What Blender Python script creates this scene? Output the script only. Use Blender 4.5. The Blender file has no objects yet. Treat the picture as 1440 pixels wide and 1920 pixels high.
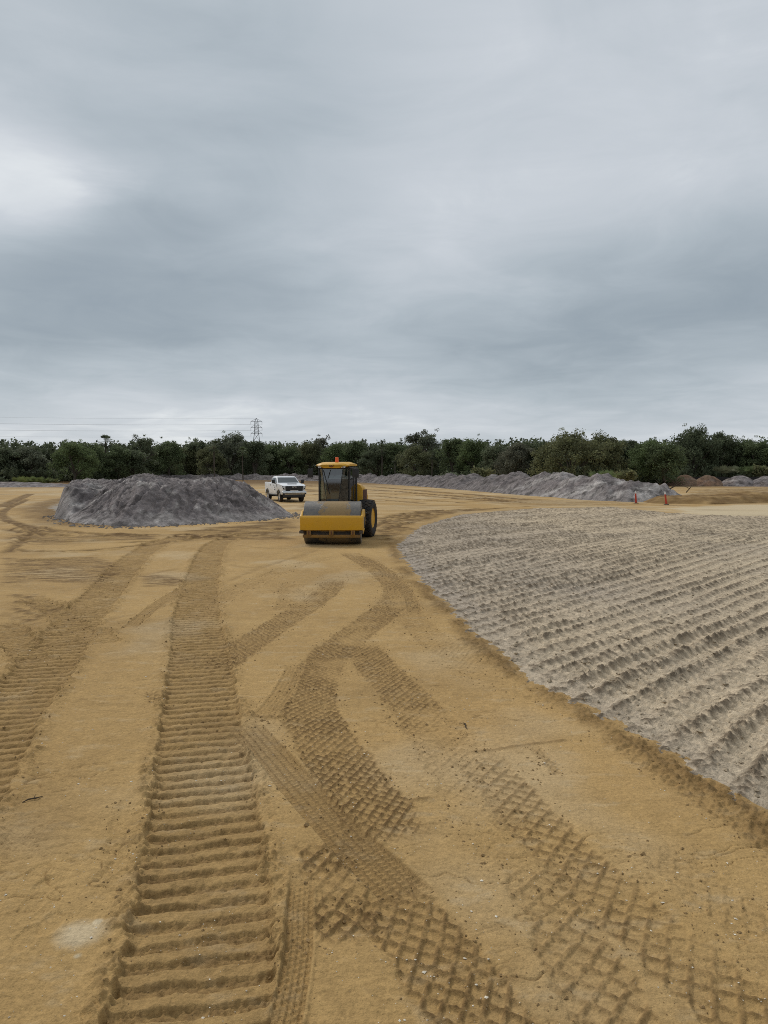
import bpy, bmesh, math, random
import numpy as np
from mathutils import Matrix, Vector, Euler

random.seed(7)
rng = np.random.default_rng(7)
R = math.radians
scene = bpy.context.scene
COL = scene.collection

# ------------------------------------------------------------------ camera
F, HCAM, HOR = 1400.0, 2.7, 880.0
PITCH = math.atan((960 - HOR) / F)
CP, SP = math.cos(PITCH), math.sin(PITCH)
cam = bpy.data.cameras.new('camera')
cam.sensor_fit = 'HORIZONTAL'
cam.sensor_width = 36.0
cam.lens = 36.0 * F / 1440.0
cam.clip_end = 20000
cam.clip_start = 0.05
cam_o = bpy.data.objects.new('camera', cam)
COL.objects.link(cam_o)
cam_o.location = (0, 0, HCAM)
cam_o.rotation_euler = (math.pi / 2 - PITCH, 0, 0)
scene.camera = cam_o


def ray(x, y):
    a, b = (x - 720) / F, (960 - y) / F
    return (a, CP + SP * b, -SP + CP * b)


def P(x, y):
    d = ray(x, y)
    t = HCAM / -d[2]
    return (d[0] * t, d[1] * t)


def PD(x, D):
    """ground point in the direction of pixel column x at depth D"""
    return ((x - 720) / F * D, D)


def zat(y, D):
    return HCAM + (HOR - y) / F * D


# ------------------------------------------------------------------ helpers
def tag(o, label=None, cat=None, group=None, kind=None):
    if label: o['label'] = label
    if cat: o['category'] = cat
    if group: o['group'] = group
    if kind: o['kind'] = kind
    return o


def empty(name, loc=(0, 0, 0), rz=0.0):
    o = bpy.data.objects.new(name, None)
    COL.objects.link(o)
    o.empty_display_size = 0.2
    o.location = loc
    o.rotation_euler = (0, 0, rz)
    return o


def np_mesh(name, V, Fq, mat, parent=None, smooth=True, tint=None):
    """V (n,3), Fq (m,4) or (m,3) numpy -> linked object"""
    V = np.asarray(V, dtype=np.float32)
    Fq = np.asarray(Fq, dtype=np.int32)
    k = Fq.shape[1]
    me = bpy.data.meshes.new(name)
    me.vertices.add(len(V))
    me.vertices.foreach_set('co', V.ravel())
    me.loops.add(Fq.size)
    me.loops.foreach_set('vertex_index', Fq.ravel())
    me.polygons.add(len(Fq))
    me.polygons.foreach_set('loop_start', np.arange(0, Fq.size, k, dtype=np.int32))
    me.polygons.foreach_set('loop_total', np.full(len(Fq), k, dtype=np.int32))
    me.update(calc_edges=True)
    me.polygons.foreach_set('use_smooth', np.full(len(Fq), smooth))
    if tint is not None:
        a = me.attributes.new('tint', 'FLOAT', 'FACE')
        a.data.foreach_set('value', np.asarray(tint, dtype=np.float32))
    me.materials.append(mat)
    o = bpy.data.objects.new(name, me)
    COL.objects.link(o)
    if parent: o.parent = parent
    return o


class MB:
    def __init__(s, xf=None):
        s.v, s.f, s.xf = [], [], xf

    def add(s, vs, fs, M=None):
        n = len(s.v)
        for p in vs:
            p = Vector(p)
            if M is not None: p = M @ p
            s.v.append(p)
        s.f += [[i + n for i in f] for f in fs]
        return s

    def box(s, c, d, rot=(0, 0, 0)):
        x, y, z = d[0] / 2, d[1] / 2, d[2] / 2
        vs = [(a, b, e) for a in (-x, x) for b in (-y, y) for e in (-z, z)]
        fs = [(0, 1, 3, 2), (4, 6, 7, 5), (0, 4, 5, 1), (2, 3, 7, 6), (0, 2, 6, 4), (1, 5, 7, 3)]
        return s.add(vs, fs, Matrix.Translation(c) @ Euler(rot).to_matrix().to_4x4())

    def prism(s, poly, a0, a1, axis='x', M=None):
        n = len(poly)

        def pt(p, a):
            if axis == 'x': return (a, p[0], p[1])
            if axis == 'y': return (p[0], a, p[1])
            return (p[0], p[1], a)
        vs = [pt(p, a0) for p in poly] + [pt(p, a1) for p in poly]
        fs = [list(range(n)), list(range(2 * n - 1, n - 1, -1))]
        fs += [(i, (i + 1) % n, n + (i + 1) % n, n + i) for i in range(n)]
        return s.add(vs, fs, M)

    def loft(s, rings, cap=True):
        n = len(rings[0])
        vs = [p for r in rings for p in r]
        fs = []
        for k in range(len(rings) - 1):
            for i in range(n):
                j = (i + 1) % n
                fs.append((k * n + i, k * n + j, (k + 1) * n + j, (k + 1) * n + i))
        if cap:
            fs.append(list(range(n))[::-1])
            fs.append(list(range((len(rings) - 1) * n, len(rings) * n)))
        return s.add(vs, fs)

    def tube(s, pts, r, seg=8):
        pts = [Vector(p) for p in pts]
        rs = r if isinstance(r, (list, tuple)) else [r] * len(pts)
        rings = []
        for i, p in enumerate(pts):
            t = (pts[min(i + 1, len(pts) - 1)] - pts[max(i - 1, 0)]).normalized()
            u = t.cross(Vector((0, 0, 1)))
            if u.length < 0.05: u = t.cross(Vector((1, 0, 0)))
            u.normalize()
            w = t.cross(u)
            rings.append([p + (u * math.cos(a) + w * math.sin(a)) * rs[i]
                          for a in [2 * math.pi * k / seg for k in range(seg)]])
        return s.loft(rings)

    def lathe(s, prof, c=(0, 0, 0), axis='x', seg=32, close=False):
        """prof: list of (along, radius)"""
        rings = []
        for a, r in prof:
            ring = []
            for k in range(seg):
                t = 2 * math.pi * k / seg
                if axis == 'x': q = (a, r * math.cos(t), r * math.sin(t))
                elif axis == 'y': q = (r * math.cos(t), a, r * math.sin(t))
                else: q = (r * math.cos(t), r * math.sin(t), a)
                ring.append(Vector(q) + Vector(c))
            rings.append(ring)
        if close: rings.append(rings[0])
        return s.loft(rings, cap=not close)

    def build(s, name, mat, parent=None, bevel=0.0, smooth=35, label=None):
        me = bpy.data.meshes.new(name)
        bm = bmesh.new()
        vs = [bm.verts.new((s.xf @ p) if s.xf is not None else p) for p in s.v]
        for f in s.f:
            try: bm.faces.new([vs[i] for i in f])
            except ValueError: pass
        bmesh.ops.recalc_face_normals(bm, faces=bm.faces)
        if bevel > 0:
            ed = [e for e in bm.edges if len(e.link_faces) == 2 and e.calc_face_angle(0) > R(28)]
            bmesh.ops.bevel(bm, geom=ed, offset=bevel, segments=2, profile=0.6, affect='EDGES', clamp_overlap=True)
        bm.to_mesh(me)
        bm.free()
        me.polygons.foreach_set('use_smooth', [True] * len(me.polygons))
        me.set_sharp_from_angle(angle=R(smooth))
        me.materials.append(mat)
        o = bpy.data.objects.new(name, me)
        COL.objects.link(o)
        if parent: o.parent = parent
        if label: o['label'] = label
        return o


def text_mesh(name, body, size, extrude, mat, parent, M):
    cu = bpy.data.curves.new(name, 'FONT')
    cu.body = body
    cu.size = size
    cu.extrude = extrude
    cu.align_x = 'CENTER'
    cu.align_y = 'CENTER'
    tmp = bpy.data.objects.new(name + '_curve', cu)
    COL.objects.link(tmp)
    dg = bpy.context.evaluated_depsgraph_get()
    dg.update()
    me = bpy.data.meshes.new_from_object(tmp.evaluated_get(dg))
    bpy.data.objects.remove(tmp)
    me.transform(M)
    me.materials.clear()
    me.materials.append(mat)
    o = bpy.data.objects.new(name, me)
    COL.objects.link(o)
    o.parent = parent
    return o


# ------------------------------------------------------------------ noise
def _h(ix, iy, seed):
    h = (ix.astype(np.uint32) * np.uint32(374761393) + iy.astype(np.uint32) * np.uint32(668265263)
         + np.uint32((seed * 2246822519 + 97) & 0xffffffff))
    h = (h ^ (h >> np.uint32(13))) * np.uint32(1274126177)
    h = h ^ (h >> np.uint32(16))
    return h


def perlin(x, y, seed=0):
    x = np.asarray(x, np.float64); y = np.asarray(y, np.float64)
    x0 = np.floor(x); y0 = np.floor(y)
    fx = (x - x0).astype(np.float32); fy = (y - y0).astype(np.float32)
    ix = x0.astype(np.int64); iy = y0.astype(np.int64)
    u = fx * fx * fx * (fx * (fx * 6 - 15) + 10)
    v = fy * fy * fy * (fy * (fy * 6 - 15) + 10)

    def g(a, b, dx, dy):
        ang = _h(a, b, seed).astype(np.float32) * np.float32(2 * math.pi / 4294967296.0)
        return np.cos(ang) * dx + np.sin(ang) * dy
    n00 = g(ix, iy, fx, fy); n10 = g(ix + 1, iy, fx - 1, fy)
    n01 = g(ix, iy + 1, fx, fy - 1); n11 = g(ix + 1, iy + 1, fx - 1, fy - 1)
    a = n00 + u * (n10 - n00)
    b = n01 + u * (n11 - n01)
    return (a + v * (b - a)) * 1.5


def fbm(x, y, octv=3, seed=0, gain=0.5):
    s = 0.0; a = 1.0; tot = 0
    for i in range(octv):
        s = s + a * perlin(x * 2.03 ** i + 17.3 * i, y * 2.03 ** i - 9.1 * i, seed + i)
        tot += a; a *= gain
    return s / tot


def ridged(x, y, octv=3, seed=0):
    s = 0.0; a = 1.0; tot = 0
    for i in range(octv):
        s = s + a * (1 - np.abs(perlin(x * 2.1 ** i + 3.3 * i, y * 2.1 ** i, seed + i)) * 1.6)
        tot += a; a *= .5
    return s / tot


def sstep(a, b, x):
    t = np.clip((x - a) / (b - a), 0, 1)
    return t * t * (3 - 2 * t)


def catmull(pts, step=0.25):
    pts = [np.array(p, float) for p in pts]
    pts = [2 * pts[0] - pts[1]] + pts + [2 * pts[-1] - pts[-2]]
    out = []
    for i in range(1, len(pts) - 2):
        p0, p1, p2, p3 = pts[i - 1:i + 3]
        n = max(2, int(np.linalg.norm(p2 - p1) / step))
        for k in range(n):
            t = k / n
            out.append(.5 * ((2 * p1) + (-p0 + p2) * t + (2 * p0 - 5 * p1 + 4 * p2 - p3) * t * t
                             + (-p0 + 3 * p1 - 3 * p2 + p3) * t ** 3))
    out.append(pts[-2])
    return np.array(out)


def path_st(X, Y, line, reach):
    """arc length s and signed lateral t of points to a polyline; idx of points in reach"""
    mn = line.min(0) - reach; mx = line.max(0) + reach
    idx = np.nonzero((X > mn[0]) & (X < mx[0]) & (Y > mn[1]) & (Y < mx[1]))[0]
    x = X[idx]; y = Y[idx]
    best = np.full(len(idx), 1e9); S = np.zeros(len(idx)); T = np.full(len(idx), 1e9)
    L = 0.0
    for a, b in zip(line[:-1], line[1:]):
        d = b - a; l = float(np.hypot(*d))
        if l < 1e-9: continue
        e = d / l
        lo = np.minimum(a, b) - reach; hi = np.maximum(a, b) + reach
        k = np.nonzero((x > lo[0]) & (x < hi[0]) & (y > lo[1]) & (y < hi[1]))[0]
        if len(k):
            px = x[k] - a[0]; py = y[k] - a[1]
            u = px * e[0] + py * e[1]
            w = px * e[1] - py * e[0]
            over = u - np.clip(u, 0, l)
            dd = np.hypot(w, over)
            m = dd < best[k]
            kk = k[m]
            best[kk] = dd[m]; S[kk] = (L + u)[m]
            T[kk] = np.where(np.abs(over) > 1e-9, np.sign(w + 1e-9) * dd, w)[m]
        L += l
    ok = best < reach
    return idx[ok], S[ok], T[ok], L


def sdf_poly(X, Y, poly):
    """signed distance, positive inside"""
    poly = np.asarray(poly, float)
    d = np.full(X.shape, 1e18); ins = np.zeros(X.shape, bool)
    n = len(poly)
    for i in range(n):
        a = poly[i]; b = poly[(i + 1) % n]
        e = b - a
        wx = X - a[0]; wy = Y - a[1]
        t = np.clip((wx * e[0] + wy * e[1]) / max(e @ e, 1e-12), 0, 1)
        d = np.minimum(d, (wx - e[0] * t) ** 2 + (wy - e[1] * t) ** 2)
        c = ((a[1] > Y) != (b[1] > Y)) & (X < e[0] * (Y - a[1]) / (e[1] if abs(e[1]) > 1e-12 else 1e-12) + a[0])
        ins ^= c
    return np.where(ins, 1, -1) * np.sqrt(d)


# ------------------------------------------------------------------ materials
def mat_new(name):
    m = bpy.data.materials.new(name)
    m.use_nodes = True
    nt = m.node_tree
    nt.nodes.clear()
    return m, nt


def nd(nt, typ, props=None, **ins):
    n = nt.nodes.new(typ)
    for k, v in (props or {}).items(): setattr(n, k, v)
    for k, v in ins.items():
        k = k.replace('_', ' ')
        s = n.inputs[int(k[1:])] if k[0] == 'i' and k[1:].isdigit() else n.inputs[k]
        if isinstance(v, bpy.types.NodeSocket): nt.links.new(v, s)
        else: s.default_value = v
    return n


def math_(nt, op, a, b=0.0, clamp=False):
    return nd(nt, 'ShaderNodeMath', {'operation': op, 'use_clamp': clamp}, i0=a, i1=b).outputs[0]


def mix_(nt, f, a, b, mode='MIX'):
    n = nt.nodes.new('ShaderNodeMix')
    n.data_type = 'RGBA'; n.blend_type = mode
    for s, v in ((n.inputs[0], f), (n.inputs[6], a), (n.inputs[7], b)):
        if isinstance(v, bpy.types.NodeSocket): nt.links.new(v, s)
        else: s.default_value = v if not (isinstance(v, tuple) and len(v) == 3) else (*v, 1)
    return n.outputs[2]


def noise_(nt, vec, scale, detail=4, rough=.55, dist=0.0):
    n = nd(nt, 'ShaderNodeTexNoise', None, Scale=scale, Detail=detail, Roughness=rough, Distortion=dist)
    if vec is not None: nt.links.new(vec, n.inputs['Vector'])
    return n.outputs['Fac']


def ramp_(nt, fac, stops):
    n = nt.nodes.new('ShaderNodeValToRGB')
    nt.links.new(fac, n.inputs[0])
    el = n.color_ramp.elements
    while len(el) < len(stops): el.new(0.5)
    for e, (p, c) in zip(el, stops):
        e.position = p
        e.color = (c, c, c, 1) if not isinstance(c, tuple) else (*c, 1)
    return n.outputs[0]


def finish(nt, col, rough=.9, bump=None, spec=0.3, **kw):
    b = nd(nt, 'ShaderNodeBsdfPrincipled', None, Roughness=rough)
    for s, v in (('Base Color', col),):
        if isinstance(v, bpy.types.NodeSocket): nt.links.new(v, b.inputs[s])
        else: b.inputs[s].default_value = (*v, 1)
    b.inputs['Specular IOR Level'].default_value = spec
    for k, v in kw.items():
        b.inputs[k.replace('_', ' ')].default_value = v
    if bump is not None: nt.links.new(bump, b.inputs['Normal'])
    o = nt.nodes.new('ShaderNodeOutputMaterial')
    nt.links.new(b.outputs[0], o.inputs[0])
    return b


def paint(name, col, rough=.4, dirt=(.22, .15, .085), amt=.35, scale=3.0, spec=.5, metallic=0.0):
    m, nt = mat_new(name)
    tc = nd(nt, 'ShaderNodeTexCoord').outputs['Object']
    n1 = noise_(nt, tc, scale, 6, .65)
    f = nd(nt, 'ShaderNodeMapRange', None, Value=n1, From_Min=.42, From_Max=.72, To_Min=0.0, To_Max=amt).outputs[0]
    c = mix_(nt, f, col, dirt)
    r = nd(nt, 'ShaderNodeMapRange', None, Value=n1, From_Min=.4, From_Max=.7, To_Min=rough, To_Max=min(1, rough + .35)).outputs[0]
    b = finish(nt, c, rough, None, spec, Metallic=metallic)
    nt.links.new(r, b.inputs['Roughness'])
    return m


def soil_mat(name, tan_a, tan_b, moist_shade, grey, pale, red, bump_s=1.0, lowscale=.35, clump=0.0, cscale=1.6):
    m, nt = mat_new(name)
    tc = nd(nt, 'ShaderNodeTexCoord').outputs['Object']
    at = nd(nt, 'ShaderNodeAttribute', {'attribute_name': 'soil'})
    sp = nd(nt, 'ShaderNodeSeparateColor', None, Color=at.outputs['Color'])
    n_lo = noise_(nt, tc, lowscale, 5, .6)
    n_mid = noise_(nt, tc, 6.0, 5, .65)
    n_hi = noise_(nt, tc, 70.0, 4, .7)
    c = mix_(nt, nd(nt, 'ShaderNodeMapRange', None, Value=n_lo, From_Min=.35, From_Max=.65).outputs[0], tan_a, tan_b)
    c = mix_(nt, at.outputs['Alpha'], c, red)
    c = mix_(nt, sp.outputs[2], c, pale)
    c = mix_(nt, sp.outputs[1], c, grey)
    c = mix_(nt, sp.outputs[0], c, moist_shade)
    n_gr = noise_(nt, tc, 26.0, 5, .75)
    g = math_(nt, 'ADD', math_(nt, 'MULTIPLY', n_mid, .45), math_(nt, 'MULTIPLY', n_hi, .80))
    g = math_(nt, 'ADD', g, math_(nt, 'MULTIPLY', n_gr, .95))
    g = math_(nt, 'SUBTRACT', g, .10)
    if clump:
        n_cl = noise_(nt, tc, cscale, 9, .72, .4)
        g = math_(nt, 'MULTIPLY', g, nd(nt, 'ShaderNodeMapRange', None, Value=n_cl, From_Min=.36, From_Max=.64, To_Min=1 - clump, To_Max=1 + clump).outputs[0])
    gc = nd(nt, 'ShaderNodeCombineColor', None, Red=g, Green=g, Blue=g).outputs[0]
    c = mix_(nt, 1.0, c, gc, 'MULTIPLY')
    b1 = nd(nt, 'ShaderNodeBump', None, Strength=.75 * bump_s, Distance=.022, Height=noise_(nt, tc, 22.0, 5, .62))
    b2 = nd(nt, 'ShaderNodeBump', None, Strength=.8 * bump_s, Distance=.007, Height=n_hi, Normal=b1.outputs[0])
    nb = b2.outputs[0]
    if clump:
        nb = nd(nt, 'ShaderNodeBump', None, Strength=.8, Distance=.16 * min(1.0, clump * 2) / cscale * 1.6, Height=noise_(nt, tc, cscale * 2.2, 8, .7), Normal=nb).outputs[0]
    finish(nt, c, .95, nb, .15)
    return m


def leaf_mat(name):
    """hue per tree from the object's viewport colour, value per leaf clump"""
    m, nt = mat_new(name)
    oi = nd(nt, 'ShaderNodeObjectInfo')
    at = nd(nt, 'ShaderNodeAttribute', {'attribute_name': 'tint'})
    f = nd(nt, 'ShaderNodeMapRange', None, Value=at.outputs['Fac'], To_Min=.85, To_Max=2.6).outputs[0]
    gc = nd(nt, 'ShaderNodeCombineColor', None, Red=f, Green=f, Blue=f).outputs[0]
    c = mix_(nt, 1.0, oi.outputs['Color'], gc, 'MULTIPLY')
    d = nd(nt, 'ShaderNodeBsdfPrincipled', None, Roughness=.6)
    nt.links.new(c, d.inputs['Base Color'])
    d.inputs['Specular IOR Level'].default_value = .08
    t = nd(nt, 'ShaderNodeBsdfTranslucent')
    nt.links.new(c, t.inputs['Color'])
    mx = nd(nt, 'ShaderNodeMixShader', None, i0=.38)
    nt.links.new(d.outputs[0], mx.inputs[1]); nt.links.new(t.outputs[0], mx.inputs[2])
    o = nt.nodes.new('ShaderNodeOutputMaterial')
    nt.links.new(mx.outputs[0], o.inputs[0])
    return m


def glass_mat(name, tint, base_refl=.06):
    m, nt = mat_new(name)
    tr = nd(nt, 'ShaderNodeBsdfTransparent', None, Color=(*tint, 1))
    gl = nd(nt, 'ShaderNodeBsdfGlossy', None, Color=(.95, .97, 1, 1), Roughness=.03)
    lw = nd(nt, 'ShaderNodeLayerWeight', None, Blend=.25)
    f = math_(nt, 'ADD', math_(nt, 'MULTIPLY', lw.outputs['Facing'], .35), base_refl, True)
    mx = nd(nt, 'ShaderNodeMixShader', None, i0=f)
    nt.links.new(tr.outputs[0], mx.inputs[1]); nt.links.new(gl.outputs[0], mx.inputs[2])
    o = nt.nodes.new('ShaderNodeOutputMaterial')
    nt.links.new(mx.outputs[0], o.inputs[0])
    return m


M = {}
M['ground'] = soil_mat('tan soil', (.430, .280, .114), (.362, .230, .091), (.150, .088, .034), (.29, .26, .225),
                       (.52, .42, .27), (.43, .275, .112))
M['bed'] = soil_mat('tilled grey sand', (.60, .480, .330), (.52, .415, .288), (.155, .116, .077), (.345, .295, .245),
                      (.46, .385, .275), (.33, .26, .19), 1.6, .2, .16, 6.0)
M['spoil'] = soil_mat('grey spoil', (.215, .187, .180), (.160, .139, .135), (.056, .049, .045), (.40, .37, .345),
                      (.36, .34, .315), (.17, .125, .095), 1.4, .5, .48, 1.5)
M['brownheap'] = soil_mat('brown spoil', (.19, .125, .08), (.15, .10, .066), (.08, .055, .04), (.2, .17, .15),
                          (.3, .22, .14), (.2, .11, .07), 1.5, .5, .35, 1.5)
M['leaf'] = leaf_mat('foliage')
M['bark'] = paint('bark', (.085, .07, .055), .9, (.14, .125, .105), .8, 2.0, .1)
M['palebark'] = paint('pale palm bark', (.21, .185, .155), .9, (.12, .10, .085), .8, 2.0, .1)
M['yellow'] = paint('machine yellow paint', (.62, .325, .008), .36, (.36, .22, .08), .14, 2.5)
M['yellowdirty'] = paint('dusty yellow paint', (.26, .13, .015), .55, (.17, .11, .055), .8, 5.0)
M['black'] = paint('black paint', (.016, .016, .017), .45, (.09, .07, .05), .25, 4.0)
M['blackplastic'] = paint('black plastic', (.02, .02, .021), .6, (.05, .045, .04), .3, 4.0)
M['rubber'] = paint('tyre rubber', (.026, .026, .027), .8, (.16, .115, .07), .55, 3.5, .2)
M['steel'] = paint('worn drum steel', (.19, .185, .18), .5, (.27, .19, .105), .55, 1.6, .5, .35)
M['darksteel'] = paint('dark steel', (.05, .045, .04), .6, (.14, .095, .055), .7, 4.0)
M['rust'] = paint('vent red brown', (.11, .04, .022), .7, (.05, .03, .02), .5, 5.0)
M['white'] = paint('white vehicle paint', (.80, .81, .82), .22, (.45, .36, .26), .14, 2.0)
M['whitedull'] = paint('white plastic', (.75, .75, .74), .5, (.4, .33, .25), .3, 4.0)
M['chrome'] = paint('chrome', (.62, .63, .64), .2, (.3, .25, .2), .2, 4.0, .5, .9)
M['greypl'] = paint('grey interior plastic', (.15, .165, .17), .5, (.09, .09, .09), .4, 4.0)
M['orange'] = paint('orange red plastic', (.50, .05, .02), .5, (.28, .07, .04), .35, 4.0)
M['beacon'] = paint('orange lens', (.80, .12, .01), .2, (.6, .09, .02), .3, 4.0)
M['decal'] = paint('dark decal', (.03, .035, .045), .5, (.04, .04, .04), .1)
M['red'] = paint('red decal', (.35, .03, .02), .5, (.2, .04, .03), .2)
M['lamp'] = paint('lamp lens', (.70, .71, .72), .1, (.4, .38, .35), .2)
M['galv'] = paint('galvanised steel', (.16, .17, .18), .6, (.12, .12, .12), .4, .3)
M['wire'] = paint('conductor wire', (.42, .435, .45), .6, (.16, .17, .18), .2, .3)
M['fabricblk'] = paint('black silt fabric', (.016, .016, .017), .9, (.06, .05, .04), .4, 1.0)
M['shell'] = paint('shell fragments', (.72, .66, .54), .6, (.5, .4, .28), .5, 9.0)
M['twig'] = paint('dead wood', (.07, .052, .036), .9, (.13, .10, .07), .6, 9.0, .1)
M['glass'] = glass_mat('cab glass', (.40, .47, .47), .05)
M['glassfront'] = glass_mat('tinted windscreen glass', (.26, .36, .36), .13)
M['darkglass'] = paint('dark tinted glass', (.035, .045, .045), .06, (.07, .08, .075), .3, 1.0, 1.0)

# ================================================================== WORLD
w = bpy.data.worlds.new('World')
scene.world = w
w.use_nodes = True
nt = w.node_tree
nt.nodes.clear()
SUN_EL, SUN_AZ = R(44), R(-38)          # azimuth from +Y towards +X
tc = nd(nt, 'ShaderNodeTexCoord').outputs['Generated']
sky = nt.nodes.new('ShaderNodeTexSky')
sky.sky_type = 'NISHITA'
sky.sun_disc = False
sky.sun_elevation = SUN_EL
sky.sun_rotation = SUN_AZ
bg1 = nd(nt, 'ShaderNodeBackground', None, Color=sky.outputs[0], Strength=.08)
sx = nd(nt, 'ShaderNodeSeparateXYZ', None, Vector=tc)
zz = math_(nt, 'MAXIMUM', sx.outputs[2], 0.0)
zd = math_(nt, 'ADD', zz, .13)
uv = nd(nt, 'ShaderNodeCombineXYZ', None, X=math_(nt, 'DIVIDE', sx.outputs[0], zd), Y=math_(nt, 'DIVIDE', sx.outputs[1], zd), Z=.7)
n_a = noise_(nt, uv.outputs[0], .55, 6, .50, .6)
n_b = noise_(nt, uv.outputs[0], 2.3, 8, .56, .7)
mp = nd(nt, 'ShaderNodeMapping', None, Vector=tc)
mp.inputs['Scale'].default_value = (2.2, 2.2, 15.0)
n_c = noise_(nt, mp.outputs[0], 1.3, 8, .58, .5)
mp2 = nd(nt, 'ShaderNodeMapping', None, Vector=tc)
mp2.inputs['Scale'].default_value = (1.6, 1.6, 5.0)
n_d = noise_(nt, mp2.outputs[0], 1.6, 4, .5, .8)
zw = math_(nt, 'ADD', zz, math_(nt, 'MULTIPLY', math_(nt, 'SUBTRACT', n_d, .5), .10))
prof = ramp_(nt, zw, [(0, .66), (.045, .66), (.075, .60), (.12, .45), (.17, .33), (.24, .42), (.33, .53), (.44, .50), (.56, .52), (.75, .66), (1, .72)])
prof = math_(nt, 'ADD', prof, .055)
t = math_(nt, 'ADD', prof, math_(nt, 'MULTIPLY', math_(nt, 'SUBTRACT', n_a, .5), .28))
t = math_(nt, 'ADD', t, math_(nt, 'MULTIPLY', math_(nt, 'SUBTRACT', n_b, .5), .34))
cw = nd(nt, 'ShaderNodeMapRange', None, Value=zz, From_Min=.0, From_Max=.3, To_Min=.55, To_Max=.14).outputs[0]
t = math_(nt, 'ADD', t, math_(nt, 'MULTIPLY', math_(nt, 'SUBTRACT', n_c, .5), cw))
tcs = nd(nt, 'ShaderNodeVectorMath', {'operation': 'MULTIPLY'}, i0=tc, i1=(1.0, 1.0, 2.1)).outputs['Vector']
tcs = nd(nt, 'ShaderNodeVectorMath', {'operation': 'NORMALIZE'}, i0=tcs).outputs['Vector']
for (px, py, wd, amt) in [(-130, 325, 12, .20), (-10, 345, 7, .16), (50, 358, 4, .08), (20, 110, 16, .08), (880, 240, 22, .07), (1100, 320, 18, .06),
                          (740, 590, 14, .08), (1180, 620, 18, -.11), (260, 170, 18, -.09), (330, 420, 18, -.06), (90, 470, 14, -.07),
                          (640, 30, 16, -.04), (1440, 520, 14, -.06), (250, 600, 16, -.05), (1400, 690, 9, .10), (300, 735, 9, .10), (620, 765, 10, .08)]:
    d = Vector(ray(px, py)).normalized()
    d = Vector((d.x, d.y, d.z * 2.1)).normalized()
    dot = nd(nt, 'ShaderNodeVectorMath', {'operation': 'DOT_PRODUCT'}, i0=tcs, i1=tuple(d)).outputs['Value']
    dn = math_(nt, 'ADD', dot, math_(nt, 'MULTIPLY', math_(nt, 'SUBTRACT', n_d, .5), (1 - math.cos(R(wd))) * .9))
    dn = math_(nt, 'ADD', dn, math_(nt, 'MULTIPLY', math_(nt, 'SUBTRACT', n_c, .5), (1 - math.cos(R(wd))) * .8))
    g = nd(nt, 'ShaderNodeMapRange', {'interpolation_type': 'SMOOTHERSTEP'}, Value=dn, From_Min=math.cos(R(wd)), From_Max=1.0,
           To_Min=0.0, To_Max=amt).outputs[0]
    t = math_(nt, 'ADD', t, g)
cl = ramp_(nt, t, [(0, (.23, .285, .345)), (.3, (.335, .392, .44)), (.5, (.44, .498, .545)), (.75, (.595, .638, .684)), (1.0, (.88, .91, .92))])
bg2 = nd(nt, 'ShaderNodeBackground', None, Color=cl, Strength=1.0)
mx = nd(nt, 'ShaderNodeMixShader', None, i0=.95)
nt.links.new(bg1.outputs[0], mx.inputs[1]); nt.links.new(bg2.outputs[0], mx.inputs[2])
wo = nt.nodes.new('ShaderNodeOutputWorld')
nt.links.new(mx.outputs[0], wo.inputs[0])

sl = bpy.data.lights.new('sun', 'SUN')
sl.energy = 1.9
sl.angle = R(22)
sl.color = (1.0, .96, .90)
so = bpy.data.objects.new('sun', sl)
COL.objects.link(so)
sd = Vector((math.sin(SUN_AZ) * math.cos(SUN_EL), math.cos(SUN_AZ) * math.cos(SUN_EL), math.sin(SUN_EL)))
so.rotation_euler = sd.to_track_quat('Z', 'Y').to_euler()
so.location = (0, 0, 60)

scene.cycles.pixel_filter_type = 'BLACKMAN_HARRIS'
scene.cycles.filter_width = 1.0
scene.cycles.use_denoising = False
scene.view_settings.view_transform = 'Standard'
scene.view_settings.look = 'None'
scene.view_settings.exposure = 0.0
scene.view_settings.gamma = 1.0

# ================================================================== GROUND
th_f = np.arange(-.84, .8401, .0016)
th_c = np.linspace(.84, 2 * math.pi - .84, 42)[1:-1]
TH = np.concatenate([th_f, th_c])
r_in = np.array([.3, .8, 1.3, 1.8, 2.2])
r_f = 2.5 * np.exp(np.arange(0, math.log(135 / 2.5), .0026))
r_o = 135 * np.exp(np.arange(.02, math.log(6000 / 135), .045))
RR = np.concatenate([r_in, r_f, r_o])
NT, NR = len(TH), len(RR)
tg, rg = np.meshgrid(TH, RR)
GX = (rg * np.sin(tg)).ravel(); GY = (rg * np.cos(tg)).ravel()
RG = rg.ravel()
NV = len(GX)
near = sstep(60, 25, RG)
moist_shade = np.zeros(NV); grey = np.zeros(NV); pale = np.zeros(NV); red = np.zeros(NV)
Z = .035 * fbm(GX * .12, GY * .12, 2, 1) * sstep(200, 60, RG)
crumb = fbm(GX * 14, GY * 14, 3, 11)
fine = fbm(GX * 34, GY * 34, 2, 15)
lump = fbm(GX * 3.2, GY * 3.2, 3, 21)
n05 = fbm(GX * .5, GY * .5, 3, 31)
n2 = fbm(GX * 1.6, GY * 1.6, 3, 41)
scuff = fbm(GX * 2.2 + .6 * n2, GY * 7.5, 4, 51, .6)
Z += near * (.006 * lump + .0026 * crumb + .0018 * fine)
sc_m = sstep(.12, .5, n05 + .25 * n2)
Z += near * (.25 + .75 * sc_m) * .011 * np.minimum(scuff, .22)
moist_shade += .34 * sstep(.12, .6, scuff) * sstep(-.15, .5, n05) + .26 * sstep(0, .6, fbm(GX * .28, GY * .28, 3, 61)) + .12 * sstep(.1, .6, n2)
red += .55 * sstep(5.5, 1.0, np.hypot(GX - P(1000, 1290)[0], (GY - P(1000, 1290)[1]))) * sstep(-.4, .4, n05)
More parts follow.
